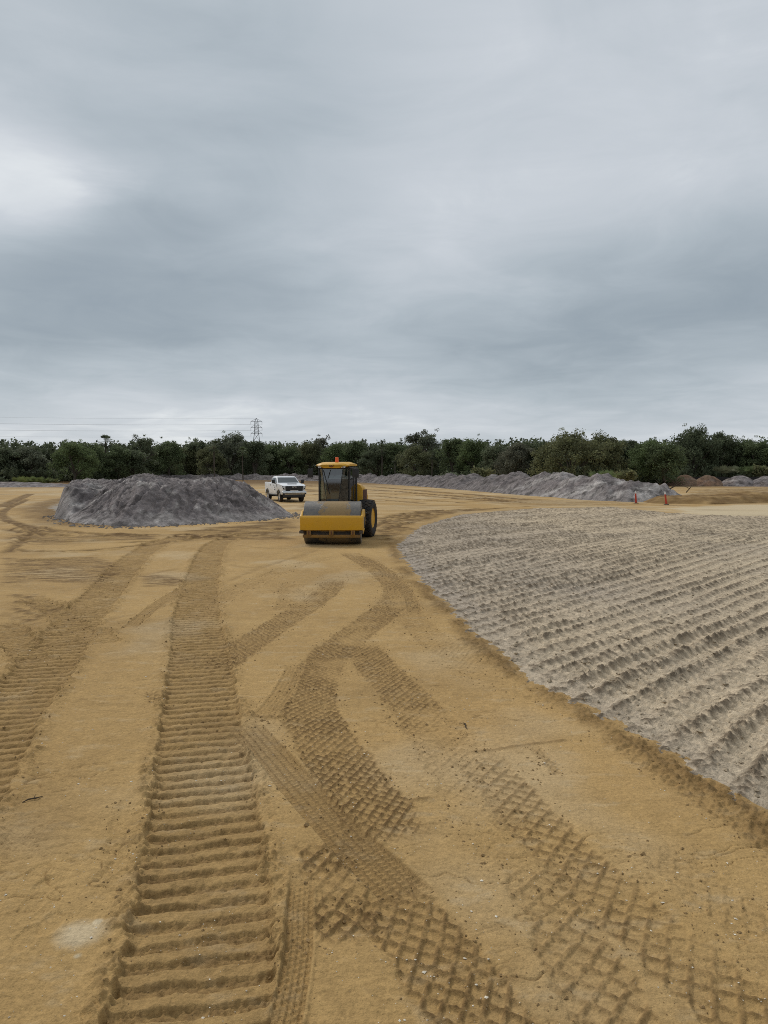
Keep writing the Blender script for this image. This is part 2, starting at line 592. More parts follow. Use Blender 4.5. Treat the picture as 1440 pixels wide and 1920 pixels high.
red += .5 * sstep(2.5, .4, np.hypot(GX - P(1060, 1400)[0], GY - P(1060, 1400)[1]))
pale += .32 * sstep(.05, .5, fbm(GX * .4 + 9, GY * .4, 3, 66)) + .22 * sstep(.1, .5, fbm(GX * 2.6, GY * 5, 4, 67, .6)) * near
moist_shade += .20 * sstep(.15, .5, fbm(GX * 5 + 3, GY * 9, 4, 68, .6)) * sstep(-.2, .3, n05) * near

# hairline cracks in the rolled crust
ck = np.abs(perlin(GX * .8 + .5 * n2, GY * 4.0 + 1.2 * n2, 71))
ckm = sstep(.0, .4, fbm(GX * .7, GY * .7, 2, 75)) * sstep(14, 7, RG)
Z -= .012 * sstep(.05, .0, ck) * ckm
moist_shade += .55 * sstep(.035, .0, ck) * ckm
ck2 = np.abs(perlin(GX * 2.4 + .5 * n2, GY * 9.0 + 1.2 * n2, 78))
ckm2 = sstep(.02, .4, fbm(GX * .9 + 5, GY * .9, 2, 79)) * sstep(11, 6, RG)
Z -= .006 * sstep(.06, .0, ck2) * ckm2
moist_shade += .40 * sstep(.05, .0, ck2) * ckm2


def fades(S, L, a, b):
    m = np.ones_like(S)
    if a > 0: m = m * sstep(0, a, S)
    else: m = m * (S > -.02)
    if b > 0: m = m * sstep(L, L - b, S)
    else: m = m * (S < L + .02)
    return m


def grouser(px, width, pitch=.185, depth=.040, fa=0, fb=0, wet_dark=.55):
    line = catmull([P(*p) for p in px])
    idx, S, T, L = path_st(GX, GY, line, width * .5 + .4)
    x, y = GX[idx], GY[idx]
    jit = .05 * fbm(x * 5, y * 5, 2, 101) + .03 * crumb[idx]
    tt = np.abs(T) + jit
    ins = sstep(width / 2 + .015, width / 2 - .02, tt) * fades(S, L, fa, fb)
    wob = .024 * fbm(x * 2.3, y * 2.3, 2, 105) + .016 * fbm(x * 8, y * 8, 3, 106) + .006 * crumb[idx]
    ph = np.mod((S + wob) / pitch, 1.0)
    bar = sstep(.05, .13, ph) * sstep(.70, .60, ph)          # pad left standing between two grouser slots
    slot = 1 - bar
    dv = depth * (.8 + .35 * fbm(x * .9, y * .9, 2, 107))
    rag = sstep(.0, .5, fbm(x * 9, y * 9, 3, 108))
    h = -.018 - slot * dv + slot * (.022 * crumb[idx] + .012 * fine[idx]) + bar * (.006 * crumb[idx] + .014 * lump[idx]) - bar * rag * .010
    mid = sstep(.07, .02, np.abs(np.abs(T) - width * .18))
    h += mid * .006 * crumb[idx]
    rim = sstep(.15, .02, np.abs(tt - width / 2 - .05)) * fades(S, L, fa, fb) * (.35 + .9 * sstep(-.3, .3, fbm(x * 1.5, y * 1.5, 2, 109)))
    Z[idx] = Z[idx] * (1 - .7 * ins) + ins * h + rim * (.012 + .04 * np.maximum(crumb[idx] + .2, 0) + .012 * fine[idx])
    moist_shade[idx] = np.maximum(moist_shade[idx], ins * wet_dark * ((.50 + .4 * n2[idx]) + .75 * slot * sstep(-.5, .3, crumb[idx])))  # damp band; slot term paints the shade between bars into the soil colour
    moist_shade[idx] = np.maximum(moist_shade[idx], rim * .35 * sstep(-.2, .4, crumb[idx]))
    return line, width


def diamond(px, width, pitch=.115, height=.020, fa=.4, fb=.4, wet_dark=.5, skew=1.0):
    line = catmull([P(*p) for p in px])
    idx, S, T, L = path_st(GX, GY, line, width * .5 + .15)
    x, y = GX[idx], GY[idx]
    jit = .06 * fbm(x * 4, y * 4, 2, 111) + .02 * crumb[idx]
    patch = sstep(-.5, -.1, fbm(x * .9, y * .9, 2, 113))
    ins = sstep(width / 2 + .01, width / 2 - .05, np.abs(T) + jit) * fades(S, L, fa, fb) * (.35 + .65 * patch)
    wob = .012 * fbm(x * 6, y * 6, 2, 115)
    a = (S + wob) / (pitch * 1.35) + T / (pitch * 1.05) * skew
    b = (S - wob) / (pitch * 1.35) - T / (pitch * 1.05) * skew
    da = np.abs(a - np.round(a)); db = np.abs(b - np.round(b))
    da = da + .05 * crumb[idx]; db = db + .05 * crumb[idx]
    rdg = np.maximum(sstep(.21, .05, da), sstep(.21, .05, db))
    h = -.014 + rdg * (height * .62 + .016 * crumb[idx] + .010 * fine[idx]) + (1 - rdg) * (.0015 * crumb[idx])
    Z[idx] = Z[idx] * (1 - .5 * ins) + ins * h
    moist_shade[idx] = np.maximum(moist_shade[idx], ins * wet_dark * (.22 + 1.25 * rdg * sstep(-.6, .15, crumb[idx])) * (.85 + .5 * n2[idx]))
    return line, width


def cartread(px, width=.27, fa=.3, fb=.3, wet_dark=.3, depth=.02):
    line = catmull([P(*p) for p in px])
    idx, S, T, L = path_st(GX, GY, line, width * .5 + .12)
    u = T / (width / 2)
    ins = sstep(1.05, .95, np.abs(u)) * fades(S, L, fa, fb)
    lane = np.mod((u + 1) * 2.5, 1.0)
    groove = sstep(.18, .06, np.minimum(lane, 1 - lane))
    ph = np.mod(S / .055 + .35 * np.sign(u) * np.abs(u) + np.floor((u + 1) * 2.5) * .5, 1.0)
    sipe = sstep(.22, .1, np.abs(ph - .5))
    rim = sstep(.2, .05, np.abs(np.abs(u) - 1.15)) * fades(S, L, fa, fb)
    h = -depth + .015 * np.maximum(groove, .8 * sipe) + .001 * crumb[idx]
    Z[idx] = Z[idx] * (1 - .8 * ins) + ins * h + rim * (.009 + .006 * crumb[idx])
    moist_shade[idx] = moist_shade[idx] * (1 - .6 * ins) + ins * wet_dark * (.25 + 1.0 * np.maximum(groove, .7 * sipe))
    return line, width


def rut(px, width, wet_dark=.5, depth=.04, fa=1.0, fb=1.0, bumps=.02):
    line = catmull([P(*p) for p in px], .8)
    idx, S, T, L = path_st(GX, GY, line, width * .8 + .4)
    x, y = GX[idx], GY[idx]
    nz = fbm(x * 1.3, y * 1.3, 3, 121)
    ins = sstep(width / 2 + .12, width / 2 - .12, np.abs(T) + .18 * nz) * fades(S, L, fa, fb)
    Z[idx] += ins * (-depth * .6 + bumps * nz + bumps * .7 * lump[idx])
    rim = sstep(.25, .05, np.abs(np.abs(T) - width / 2 - .1))
    Z[idx] += rim * fades(S, L, fa, fb) * depth * .6 * (.6 + nz)
    moist_shade[idx] = np.maximum(moist_shade[idx], ins * wet_dark * (.75 + .8 * nz))


def churn(px, wet_dark=.7, amp=.06, soft=1.2, sx=1.0, sy=1.0):
    poly = [P(*p) for p in px]
    xs = [p[0] for p in poly]; ys = [p[1] for p in poly]
    idx = np.nonzero((GX > min(xs) - 3) & (GX < max(xs) + 3) & (GY > min(ys) - 3) & (GY < max(ys) + 3))[0]
    x, y = GX[idx], GY[idx]
    n1 = fbm(x * 1.1 * sx, y * 1.1 * sy, 4, 131)
    s = sdf_poly(x, y, poly) + .9 * n1 * soft
    ins = sstep(-.1, soft, s)
    n3 = fbm(x * 3.0 * sx, y * 3.0 * sy, 4, 137, .6)
    Z[idx] += ins * (amp * n3 + amp * .6 * n1)
    moist_shade[idx] = np.maximum(moist_shade[idx], ins * wet_dark * np.clip(.52 + 1.6 * n3 + .6 * n1, .08, 1.15))


# churned damp soil and far wheel marks ---------------------------------
churn([(300, 1000), (420, 985), (560, 972), (568, 1016), (440, 1012), (300, 1022)], 1.0, .09, 1.0, .22, .62)
churn([(690, 1010), (700, 970), (760, 958), (1010, 949), (860, 962), (790, 985), (750, 1018), (738, 1030)], 1.0, .10, .8, .35, .6)
churn([(560, 985), (700, 980), (700, 1004), (560, 1004)], .9, .06, .8, .3, .6)
churn([(1250, 935), (1440, 925), (1600, 922), (1600, 914), (1440, 914), (1300, 918)], .75, .06, 2.0, .5, .5)
churn([(0, 990), (60, 985), (150, 1000), (310, 1000), (300, 1012), (120, 1022), (0, 1022)], .95, .05, .6, .2, .7)
churn([(780, 924), (1000, 934), (1180, 948), (1000, 951), (860, 940)], .5, .04, 2.0, .3, 1.0)
churn([(0, 1046), (180, 1044), (250, 1066), (190, 1098), (60, 1090), (0, 1096)], 1.0, .014, .3, .5, 3.)
churn([(255, 1078), (345, 1080), (350, 1102), (270, 1100)], .95, .012, .2, .5, 3.)
churn([(0, 1110), (90, 1115), (135, 1140), (95, 1165), (40, 1200), (0, 1220)], .85, .035, .5, 1.5, 1.5)
churn([(70, 950), (100, 942), (122, 935), (92, 962), (120, 976), (95, 972)], .8, .06, 1.2)
churn([(560, 940), (600, 935), (600, 955), (540, 962)], .7, .05, 1.5)
churn([(900, 934), (1100, 938), (1240, 945), (1190, 950), (1000, 949), (900, 944)], .45, .04, 1.5)
for q in [[(60, 925), (25, 940), (0, 952)], [(52, 936), (8, 958), (14, 974), (60, 988), (160, 1000), (300, 1006)],
          [(0, 990), (60, 1000), (170, 1006), (330, 1002)], [(0, 1008), (100, 1014), (230, 1012)], [(0, 974), (40, 988), (90, 1008)],
          [(690, 912), (800, 921), (900, 929), (1000, 938)], [(668, 917), (760, 923), (870, 932), (960, 941)],
          [(676, 924), (780, 929), (900, 938), (1010, 944)], [(690, 929), (780, 936), (880, 944)], [(700, 936), (800, 945)],
          [(700, 918), (830, 929), (980, 941)], [(520, 908), (600, 912)], [(500, 914), (600, 920)], [(580, 926), (640, 931)],
          [(560, 920), (640, 924)],
          [(100, 985), (60, 1000), (10, 1040)], [(0, 1030), (120, 1034), (260, 1024), (400, 1004), (560, 990)],
          [(180, 1018), (330, 1014), (480, 998), (566, 994)], [(0, 1052), (60, 1050), (180, 1046)],
          [(700, 975), (780, 962), (900, 955)], [(695, 990), (740, 975), (820, 962)], [(700, 1000), (740, 988), (790, 975)]]:
    Dm = .5 * (P(*q[0])[1] + P(*q[-1])[1])
    rut(q, .34 + .42 * max(0, (Dm - 30) / 30) ** 1.6, 1.1, .07, 1.5, 1.5, .03)
for q in [[(440, 1022), (520, 1030), (620, 1018)], [(425, 1058), (480, 1066), (560, 1044), (600, 1030)], [(425, 1092), (500, 1062), (580, 1040)],
          [(470, 1092), (420, 1100)], [(262, 1080), (345, 1064)], [(345, 1098), (260, 1078)], [(160, 1200), (255, 1160), (340, 1115)],
          [(150, 1185), (215, 1160), (270, 1150)], [(0, 1075), (30, 1080)]]:
    rut(q, .16, .5, .012, .4, .4, .006)

TR = []
TR.append(diamond([(652, 1036), (700, 1062), (740, 1096), (744, 1122), (714, 1152), (664, 1190), (618, 1228), (588, 1280), (582, 1330), (606, 1384),
                   (650, 1448), (700, 1520), (752, 1592)], .68, .098, .024, .6, .3, .75))
TR.append(diamond([(664, 1200), (716, 1258), (772, 1318), (830, 1390), (870, 1430)], .64, .098, .020, .5, 1.4, .7))
TR.append(diamond([(742, 1112), (776, 1160), (820, 1204), (880, 1240), (950, 1284)], .58, .098, .012, .4, 1.6, .3))
TR.append(diamond([(880, 1405), (950, 1480), (1040, 1580), (1150, 1690), (1262, 1790), (1400, 1905), (1470, 1960)], .50, .128, .020, .5, 0, .55, .8))
TR.append(diamond([(985, 1590), (1030, 1690), (1080, 1780), (1130, 1870), (1180, 1960)], .46, .135, .020, .6, 0, .5, .8))
TR.append(diamond([(398, 1260), (450, 1218), (520, 1172), (580, 1134), (618, 1104), (626, 1078)], .62, .098, .020, .4, .8, .75))
TR.append(diamond([(530, 1092), (548, 1116), (540, 1146)], .6, .13, .012, .3, .3, .35))
TR.append(diamond([(1120, 1366), (1240, 1436), (1360, 1512), (1470, 1585), (1600, 1680)], .42, .10, .014, .8, 0, .5, .7))
TR.append(diamond([(596, 1570), (622, 1640), (644, 1710), (655, 1790)], .42, .125, .032, .25, .25, .75))
TR.append(diamond([(690, 1655), (760, 1725), (830, 1810), (890, 1890), (950, 1980)], .54, .125, .028, .2, 0, .62))
TR.append(diamond([(470, 1350), (520, 1345), (560, 1344)], .2, .1, .02, .2, .2, .45))
TR.append(diamond([(1000, 1398), (1030, 1430), (1050, 1456)], .14, .09, .02, .1, .1, .5))
TR.append(diamond([(300, 1290), (290, 1330)], .3, .12, .015, .4, .4, .5))
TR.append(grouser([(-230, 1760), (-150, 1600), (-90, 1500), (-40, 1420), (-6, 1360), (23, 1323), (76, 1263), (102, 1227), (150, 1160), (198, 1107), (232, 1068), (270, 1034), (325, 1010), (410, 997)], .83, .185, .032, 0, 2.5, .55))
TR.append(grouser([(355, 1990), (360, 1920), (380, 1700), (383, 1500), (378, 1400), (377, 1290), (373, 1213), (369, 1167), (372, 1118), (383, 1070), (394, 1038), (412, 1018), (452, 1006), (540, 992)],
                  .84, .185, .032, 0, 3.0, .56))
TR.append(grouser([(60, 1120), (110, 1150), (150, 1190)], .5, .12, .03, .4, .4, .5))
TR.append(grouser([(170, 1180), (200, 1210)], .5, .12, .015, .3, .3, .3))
TR.append(cartread([(452, 1352), (510, 1418), (580, 1498), (650, 1572), (720, 1640), (790, 1704)], .34, .4, .3, .55, .024))
TR.append(cartread([(686, 1046), (736, 1082), (768, 1116), (778, 1150)], .26, .4, .4, .5))
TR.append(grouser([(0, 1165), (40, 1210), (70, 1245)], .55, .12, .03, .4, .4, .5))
TR.append(diamond([(250, 1500), (236, 1600), (215, 1720)], .3, .115, .006, .5, .5, .12))
TR.append(diamond([(1180, 1560), (1290, 1640), (1440, 1760)], .4, .12, .007, .6, 0, .16))
TR.append(diamond([(640, 1042), (560, 1060), (440, 1108), (345, 1180)], .5, .11, .008, .6, .6, .26))
TR.append(diamond([(940, 1280), (1010, 1302), (1090, 1334)], .5, .11, .008, .8, .8, .24))
TR.append(cartread([(240, 1180), (300, 1130), (350, 1100)], .25, .4, .4, .4))
TR.append(cartread([(480, 1360), (530, 1300), (560, 1240)], .25, .6, .6, .2, .008))
TR.append(diamond([(790, 1345), (850, 1440), (930, 1560), (990, 1660)], .5, .11, .007, .8, .8, .2))
TR.append(cartread([(520, 1990), (540, 1900), (560, 1780), (562, 1700), (570, 1630)], .16, .2, .4, .3, .012))
# faint boot prints
for q in [(70, 1640), (82, 1668), (60, 1700), (95, 1735), (50, 1762), (120, 1320), (150, 1300)]:
    c = P(*q)
    dd = np.hypot((GX - c[0]) / .07, (GY - c[1]) / .13)
    Z -= .006 * sstep(1.1, .8, dd)
    Z += .005 * sstep(.35, .0, np.abs(dd - 1.1))

# drum edge seams
for q in [[(455, 1346), (500, 1343), (556, 1345)], [(868, 1412), (930, 1404), (1000, 1394), (1075, 1386)], [(740, 1506), (790, 1500), (826, 1494)],
          [(900, 1840), (960, 1838), (1010, 1842)]]:
    line = catmull([P(*p) for p in q], .1)
    idx, S, T, L = path_st(GX, GY, line, .12)
    f_ = fades(S, L, .15, .15)
    Z[idx] += f_ * .016 * sstep(.05, .0, np.abs(T + .01 * crumb[idx])) * (.5 + np.maximum(crumb[idx], -.3))
    moist_shade[idx] = np.maximum(moist_shade[idx], f_ * .5 * sstep(.05, .01, np.abs(T)))
# pale lime spot in the near left
for (q, rad, a) in [((152, 1752), .17, .8), ((182, 1732), .035, 1.), ((145, 1796), .03, 1.)]:
    c = P(*q)
    dd = np.hypot((GX - c[0]), (GY - c[1])) + .08 * n2 * (rad > .1) + .02 * crumb
    pale += a * sstep(rad, rad * .2, dd)

# tilled field -----------------------------------------------------------
FIELD_PX = [(738, 1022), (748, 1046), (776, 1082), (800, 1108), (850, 1152), (900, 1200), (970, 1262), (1060, 1312), (1150, 1362), (1260, 1432),
            (1340, 1490), (1440, 1546), (1600, 1660), (1900, 1900)]
FIELD = [P(*p) for p in FIELD_PX] + [(14, 2.5), (60, 20), (60, 42)]
FIELD += [P(*p) for p in [(1440, 968), (1330, 966), (1250, 961), (1150, 951), (1000, 953), (860, 965), (785, 986)]]
m_in = RG < 90
fsd = np.full(NV, -50.0)
fsd[m_in] = sdf_poly(GX[m_in], GY[m_in], FIELD)
fsd += .22 * fbm(GX * 1.1, GY * 1.1, 4, 141, .6) + .07 * fbm(GX * 6, GY * 6, 3, 142) + .04 * crumb
edge = sstep(-.42, -.02, fsd + .14 * n2) * sstep(.25, -.05, fsd) * sstep(-.45, .15, fbm(GX * .6, GY * .6, 2, 144) + .2)
nearside = sstep(34, 24, GY)
Z += edge * nearside * (.022 + .05 * np.maximum(crumb, -.3) + .03 * lump)
moist_shade = np.maximum(moist_shade, edge * (.3 + .5 * nearside) * (.85 + .5 * crumb))
# pale sand strip beyond the field
strip = [P(*p) for p in [(1236, 952), (1330, 948), (1440, 945), (1700, 944), (1900, 975), (1440, 974), (1320, 970)]]
ps = np.full(NV, -50.0)
ps[m_in] = sdf_poly(GX[m_in], GY[m_in], strip)
ps += 1.2 * fbm(GX * .5, GY * .5, 2, 143)
pale = np.maximum(pale, .9 * sstep(-.6, 1.2, ps)); moist_shade *= 1 - .9 * sstep(-.6, 1.0, ps)
# far ground: paler dry sand in broad lanes, then grass-coloured waste
far = sstep(35, 60, RG)
pale += far * .45 * sstep(-.3, .4, fbm(GX * .1, GY * .22, 3, 151))
moist_shade += far * .35 * sstep(.1, .5, fbm(GX * .16, GY * .5, 4, 155))
pond = [P(*p) for p in [(86, 953), (104, 944), (126, 937), (190, 930), (190, 985), (150, 982), (118, 974)]]
pd_ = np.full(NV, -50.0)
pd_[m_in] = sdf_poly(GX[m_in], GY[m_in], pond)
pd_ += .8 * fbm(GX * .8, GY * .8, 3, 157)
pm = sstep(-.2, .6, pd_)
grey = np.maximum(grey, pm); moist_shade *= 1 - pm
Z = Z * (1 - .8 * pm) - .04 * pm
rimp = sstep(-2.6, -.6, pd_) * (1 - pm)
moist_shade = np.maximum(moist_shade, rimp * (.75 + .5 * n2)); Z += rimp * .06
dark_w = sstep(100, 160, RG)
moist_shade = np.maximum(moist_shade, dark_w)

HS = np.full(NV, -.5)
bi = np.nonzero(fsd > -.8)[0]
bx, by = GX[bi], GY[bi]
ang = R(42)
dirx, diry = math.sin(ang), math.cos(ang)
bend = 1.6 * fbm(bx * .035, by * .035, 2, 160) + .10 * fbm(bx * .5, by * .5, 2, 161)
vv = bx * dirx + by * diry                       # along the passes
uu = bx * diry - by * dirx + bend                # across
PER = .44
cell = np.floor(uu / PER)
ph = uu / PER - cell
rowseed = (_h(cell.astype(np.int64), cell.astype(np.int64) * 0 + 3, 5).astype(np.float64) / 4294967296.0)
lumpF = fbm(uu * 3.0, vv * 1.6, 3, 163)
clodF = fbm(bx * 7.5, by * 7.5, 3, 165, .6)
rb = np.minimum(ph, 1 - ph)
ridge = sstep(.34, .02, rb + .10 * lumpF + .06 * clodF)
strong = np.where(np.mod(cell, 5) == 1, 1.35, .62 + .65 * rowseed) + .75 * fbm(uu * .4, vv * .25, 2, 167)
vphase = np.mod(vv / .21 + 2.0 * rowseed + .10 * lumpF + 0.55 * ph, 1.0)
rib = sstep(.05, .45, vphase) * sstep(1.0, .62, vphase)
clod2 = fbm(bx * 15, by * 15, 3, 168, .6)
h = -.012 + ridge * strong * (.056 + .036 * lumpF + .040 * clodF + .024 * clod2) + (1 - ridge) * (.040 * rib - .022 + .020 * clodF + .016 * clod2)
h += .012 * fbm(bx * 18, by * 18, 2, 169) + .02 * fbm(bx * .7, by * .7, 2, 170)
s_ = fsd[bi]
rough_edge = sstep(2.2, .3, s_)
h += rough_edge * (.022 * clodF + .02 * lumpF + .018 * clod2)
h += .03 * sstep(0, 2.5, s_)
flat = sstep(26, 40, bx) * 0
tap = .40 + .60 * sstep(-.1, 1.2, s_)
h = np.where(s_ < 2, h * tap - .012 * (1 - tap), h)
h = np.where(s_ < .12, h - .45 * sstep(.12, -.8, s_), h)
HS[bi] = h
Z -= .35 * sstep(.1, .7, fsd)
bm_moist = np.zeros(NV); bm_grey = np.zeros(NV); bm_pale = np.zeros(NV)
bm_moist[bi] = np.clip(1.05 * sstep(-.3, .3, clodF + .35 * lumpF + .3 * clod2) * ridge * np.clip(strong, .6, 1.1) + .34 * sstep(.1, .5, clod2 + .5 * clodF), 0, .9)
gn = fbm(bx * .22, by * .22, 3, 173)
bm_grey[bi] = np.clip(sstep(1.0, .1, s_ + .9 * gn) * (.35 + .45 * sstep(3.5, 6, bx) * sstep(12, 8, by)) + .25 * sstep(.0, .5, gn) + .45 * sstep(9, 3, bx) * sstep(10, 18, by), 0, 1)
bm_pale[bi] = .35 * (1 - ridge) * sstep(-.2, .4, gn + .3) + .3 * sstep(4, 14, s_) * (1 - ridge)

# quads of the polar sheet (closed round the camera)
ii = np.arange(NR - 1)[:, None] * NT + np.arange(NT)[None, :]
jj = np.arange(NR - 1)[:, None] * NT + (np.arange(NT)[None, :] + 1) % NT
QUADS = np.stack([ii, ii + NT, jj + NT, jj], -1).reshape(-1, 4)


def soil_attr(o, r_, g_, b_, a_):
    at = o.data.attributes.new('soil', 'FLOAT_COLOR', 'POINT')
    at.data.foreach_set('color', np.clip(np.stack([r_, g_, b_, a_], -1), 0, 1).astype(np.float32).ravel())


V = np.stack([GX, GY, Z], -1)
V = np.concatenate([V, [[0, 0, 0]]])
cq = np.stack([np.full(NT, NV), np.arange(NT), (np.arange(NT) + 1) % NT], -1)
ground = np_mesh('ground', V, QUADS, M['ground'])
soil_attr(ground, np.append(moist_shade, 0), np.append(grey, 0), np.append(pale, 0), np.append(red, 0))
tag(ground, 'tan graded sandy soil crossed by bulldozer and tyre tracks', 'ground', kind='structure')
# sand bed
mF = (fsd[QUADS] > -.7).any(1) & (RG[QUADS].max(1) < 90)
qs = QUADS[mF]
u_, inv = np.unique(qs.ravel(), return_inverse=True)
Vb = np.stack([GX[u_], GY[u_], HS[u_]], -1)
bed = np_mesh('tilled_sand', Vb, inv.reshape(-1, 4), M['bed'])
soil_attr(bed, bm_moist[u_], bm_grey[u_], bm_pale[u_], np.zeros(len(u_)))
tag(bed, 'grey tilled sand bed in long parallel ridges right of the tan track', 'sand bed', kind='structure')

TOPZ = np.where(fsd > .1, np.maximum(Z, HS), np.maximum(Z, HS))
LR = np.log(RR)


def ground_z(x, y):
    t_ = np.arctan2(x, y); r_ = np.log(np.hypot(x, y))
    i = np.clip(np.searchsorted(LR, r_), 0, NR - 1)
    j = np.clip(np.round((t_ + .84) / .0016).astype(int), 0, len(th_f) - 1)
    return TOPZ[i * NT + j]


# clods and shell bits --------------------------------------------------
OCT_V = np.array([(1, 0, 0), (-1, 0, 0), (0, 1, 0), (0, -1, 0), (0, 0, 1), (0, 0, -1)], float)
OCT_F = np.array([(0, 2, 4), (2, 1, 4), (1, 3, 4), (3, 0, 4), (2, 0, 5), (1, 2, 5), (3, 1, 5), (0, 3, 5)])


def scatter(name, pts, sizes, mat, flat=.7, sink=.2):
    n = len(pts)
    a = rng.uniform(0, 2 * math.pi, n)
    ca, sa = np.cos(a)[:, None], np.sin(a)[:, None]
    L = OCT_V[None] * (1 + rng.uniform(-.45, .45, (n, 6, 1)))
    L = L * np.stack([rng.uniform(.7, 1.3, n), rng.uniform(.7, 1.3, n), flat * rng.uniform(.7, 1.2, n)], -1)[:, None, :]
    L = L * sizes[:, None, None]
    x = L[..., 0] * ca - L[..., 1] * sa
    y = L[..., 0] * sa + L[..., 1] * ca
    zg = ground_z(pts[:, 0], pts[:, 1])
    V_ = np.stack([x + pts[:, :1], y + pts[:, 1:2], L[..., 2] + (zg + sizes * sink)[:, None]], -1).reshape(-1, 3)
    F_ = (OCT_F[None] + 6 * np.arange(n)[:, None, None]).reshape(-1, 3)
    return np_mesh(name, V_, F_, mat, None, False, rng.uniform(0, 1, len(F_)))


pts, szs = [], []
for line, wd in TR:
    Lt = np.r_[0, np.cumsum(np.hypot(*np.diff(line, axis=0).T))]
    n = int(Lt[-1] * 60)
    s = rng.uniform(0, Lt[-1], n)
    cx = np.interp(s, Lt, line[:, 0]); cy = np.interp(s, Lt, line[:, 1])
    k = np.clip(np.searchsorted(Lt, s), 1, len(line) - 1)
    dx, dy = (line[k] - line[k - 1]).T
    l = np.hypot(dx, dy) + 1e-9
    t_ = np.where(rng.random(n) < .6, rng.choice([-1, 1], n) * (wd / 2 + rng.normal(.03, .06, n)), rng.uniform(-wd / 2, wd / 2, n))
    pts.append(np.stack([cx + t_ * dy / l, cy - t_ * dx / l], -1))
    szs.append(np.clip(rng.lognormal(-5.2, .5, n), .002, .02))
pts = np.concatenate(pts); szs = np.concatenate(szs)
rr_ = np.hypot(pts[:, 0], pts[:, 1])
k = (rr_ > 3) & (rr_ < 22) & (np.abs(np.arctan2(pts[:, 0], pts[:, 1])) < .82)
M['clod'] = soil_mat('soil clods', *[(.27, .175, .08)] * 6, .6)
o = scatter('soil_clods', pts[k], szs[k], M['clod'])
tag(o, 'small loose soil clods shed along the track edges', 'soil clods', kind='stuff')
n = 9000
r_ = 3.2 * np.exp(rng.uniform(0, math.log(7), n)); a_ = rng.uniform(-.8, .8, n)
p_ = np.stack([r_ * np.sin(a_), r_ * np.cos(a_)], -1)
inF = sdf_poly(p_[:, 0], p_[:, 1], FIELD) < -.2
clus = fbm(p_[:, 0] * 1.2, p_[:, 1] * 1.2, 2, 201) > -.12
k = inF & clus
o = scatter('shell_fragments', p_[k], np.clip(rng.lognormal(-5.95, .55, k.sum()), .001, .011), M['shell'], .5, .3)
tag(o, 'tiny white shell fragments sprinkled over the tan soil', 'shell bits', kind='stuff')
n = 5000
r_ = 6.5 * np.exp(rng.uniform(0, math.log(5), n)); a_ = rng.uniform(-.1, .8, n)
p_ = np.stack([r_ * np.sin(a_), r_ * np.cos(a_)], -1)
k = sdf_poly(p_[:, 0], p_[:, 1], FIELD) > .1
M['sandclod'] = soil_mat('sand clods', *[(.37, .30, .21)] * 6, 1.0)
o = scatter('sand_clods', p_[k], np.clip(rng.lognormal(-4.2, .5, k.sum()), .005, .045), M['sandclod'], .7, .1)
tag(o, 'crumbly grey sand clods on the ridges of the tilled bed', 'sand clods', kind='stuff')


# twigs
def twig(label, q, length, rz, r_=.006):
    c = P(*q)
    o = empty('twig', (c[0], c[1], float(ground_z(np.array([c[0]]), np.array([c[1]]))[0])), rz)
    b = MB()
    pts_ = [(-length / 2, 0, .004), (-length * .2, .012, .012), (length * .15, -.008, .014), (length / 2, .01, .006)]
    b.tube(pts_, [r_ * .6, r_, r_, r_ * .4], 6)
    b.tube([(length * .05, 0, .012), (length * .2, .05, .02)], [r_ * .7, r_ * .3], 5)
    m = b.build('twig', M['twig'])
    m.location = o.location; m.rotation_euler = o.rotation_euler
    bpy.data.objects.remove(o)
    return tag(m, label, 'twig')


twig('short dark forked twig standing out on bare smooth soil near the tilled bed', (873, 1360), .2, R(95))
twig('curved dark twig lying on soil beside the outermost track at the frame edge', (62, 1503), .16, R(40))


# ================================================================== SPOIL HEAPS
def heap(name, label, cat, poly, hfun, cell, mat, attr, cut=-.25):
    xs = [p[0] for p in poly]; ys = [p[1] for p in poly]
    gx = np.arange(min(xs) - 1, max(xs) + 1, cell); gy = np.arange(min(ys) - 1, max(ys) + 1, cell)
    X, Y = np.meshgrid(gx, gy)
    sh = X.shape
    X, Y = X.ravel(), Y.ravel()
    s = sdf_poly(X, Y, poly)
    z = hfun(X, Y, s)
    nx, ny = sh[1], sh[0]
    i = (np.arange(ny - 1)[:, None] * nx + np.arange(nx - 1)[None]).ravel()
    Q = np.stack([i, i + 1, i + nx + 1, i + nx], -1)
    keep = (z[Q] > cut).any(1) & (s[Q] > -1.2).any(1)
    Q = Q[keep]
    u, inv = np.unique(Q.ravel(), return_inverse=True)
    o = np_mesh(name, np.stack([X[u], Y[u], np.maximum(z[u], -.4)], -1), inv.reshape(-1, 4), mat)
    a = attr(X[u], Y[u], s[u], z[u])
    soil_attr(o, *a)
    return tag(o, label, cat)


MOUND = [(-17.8, 40.8), (-15.4, 37.0), (-12.5, 34.5), (-10, 35.8), (-7.6, 38.4), (-5.1, 42.4), (-5.8, 45.5), (-8.8, 51), (-14, 55), (-22.3, 52), (-20.0, 46), (-18.6, 42.5)]


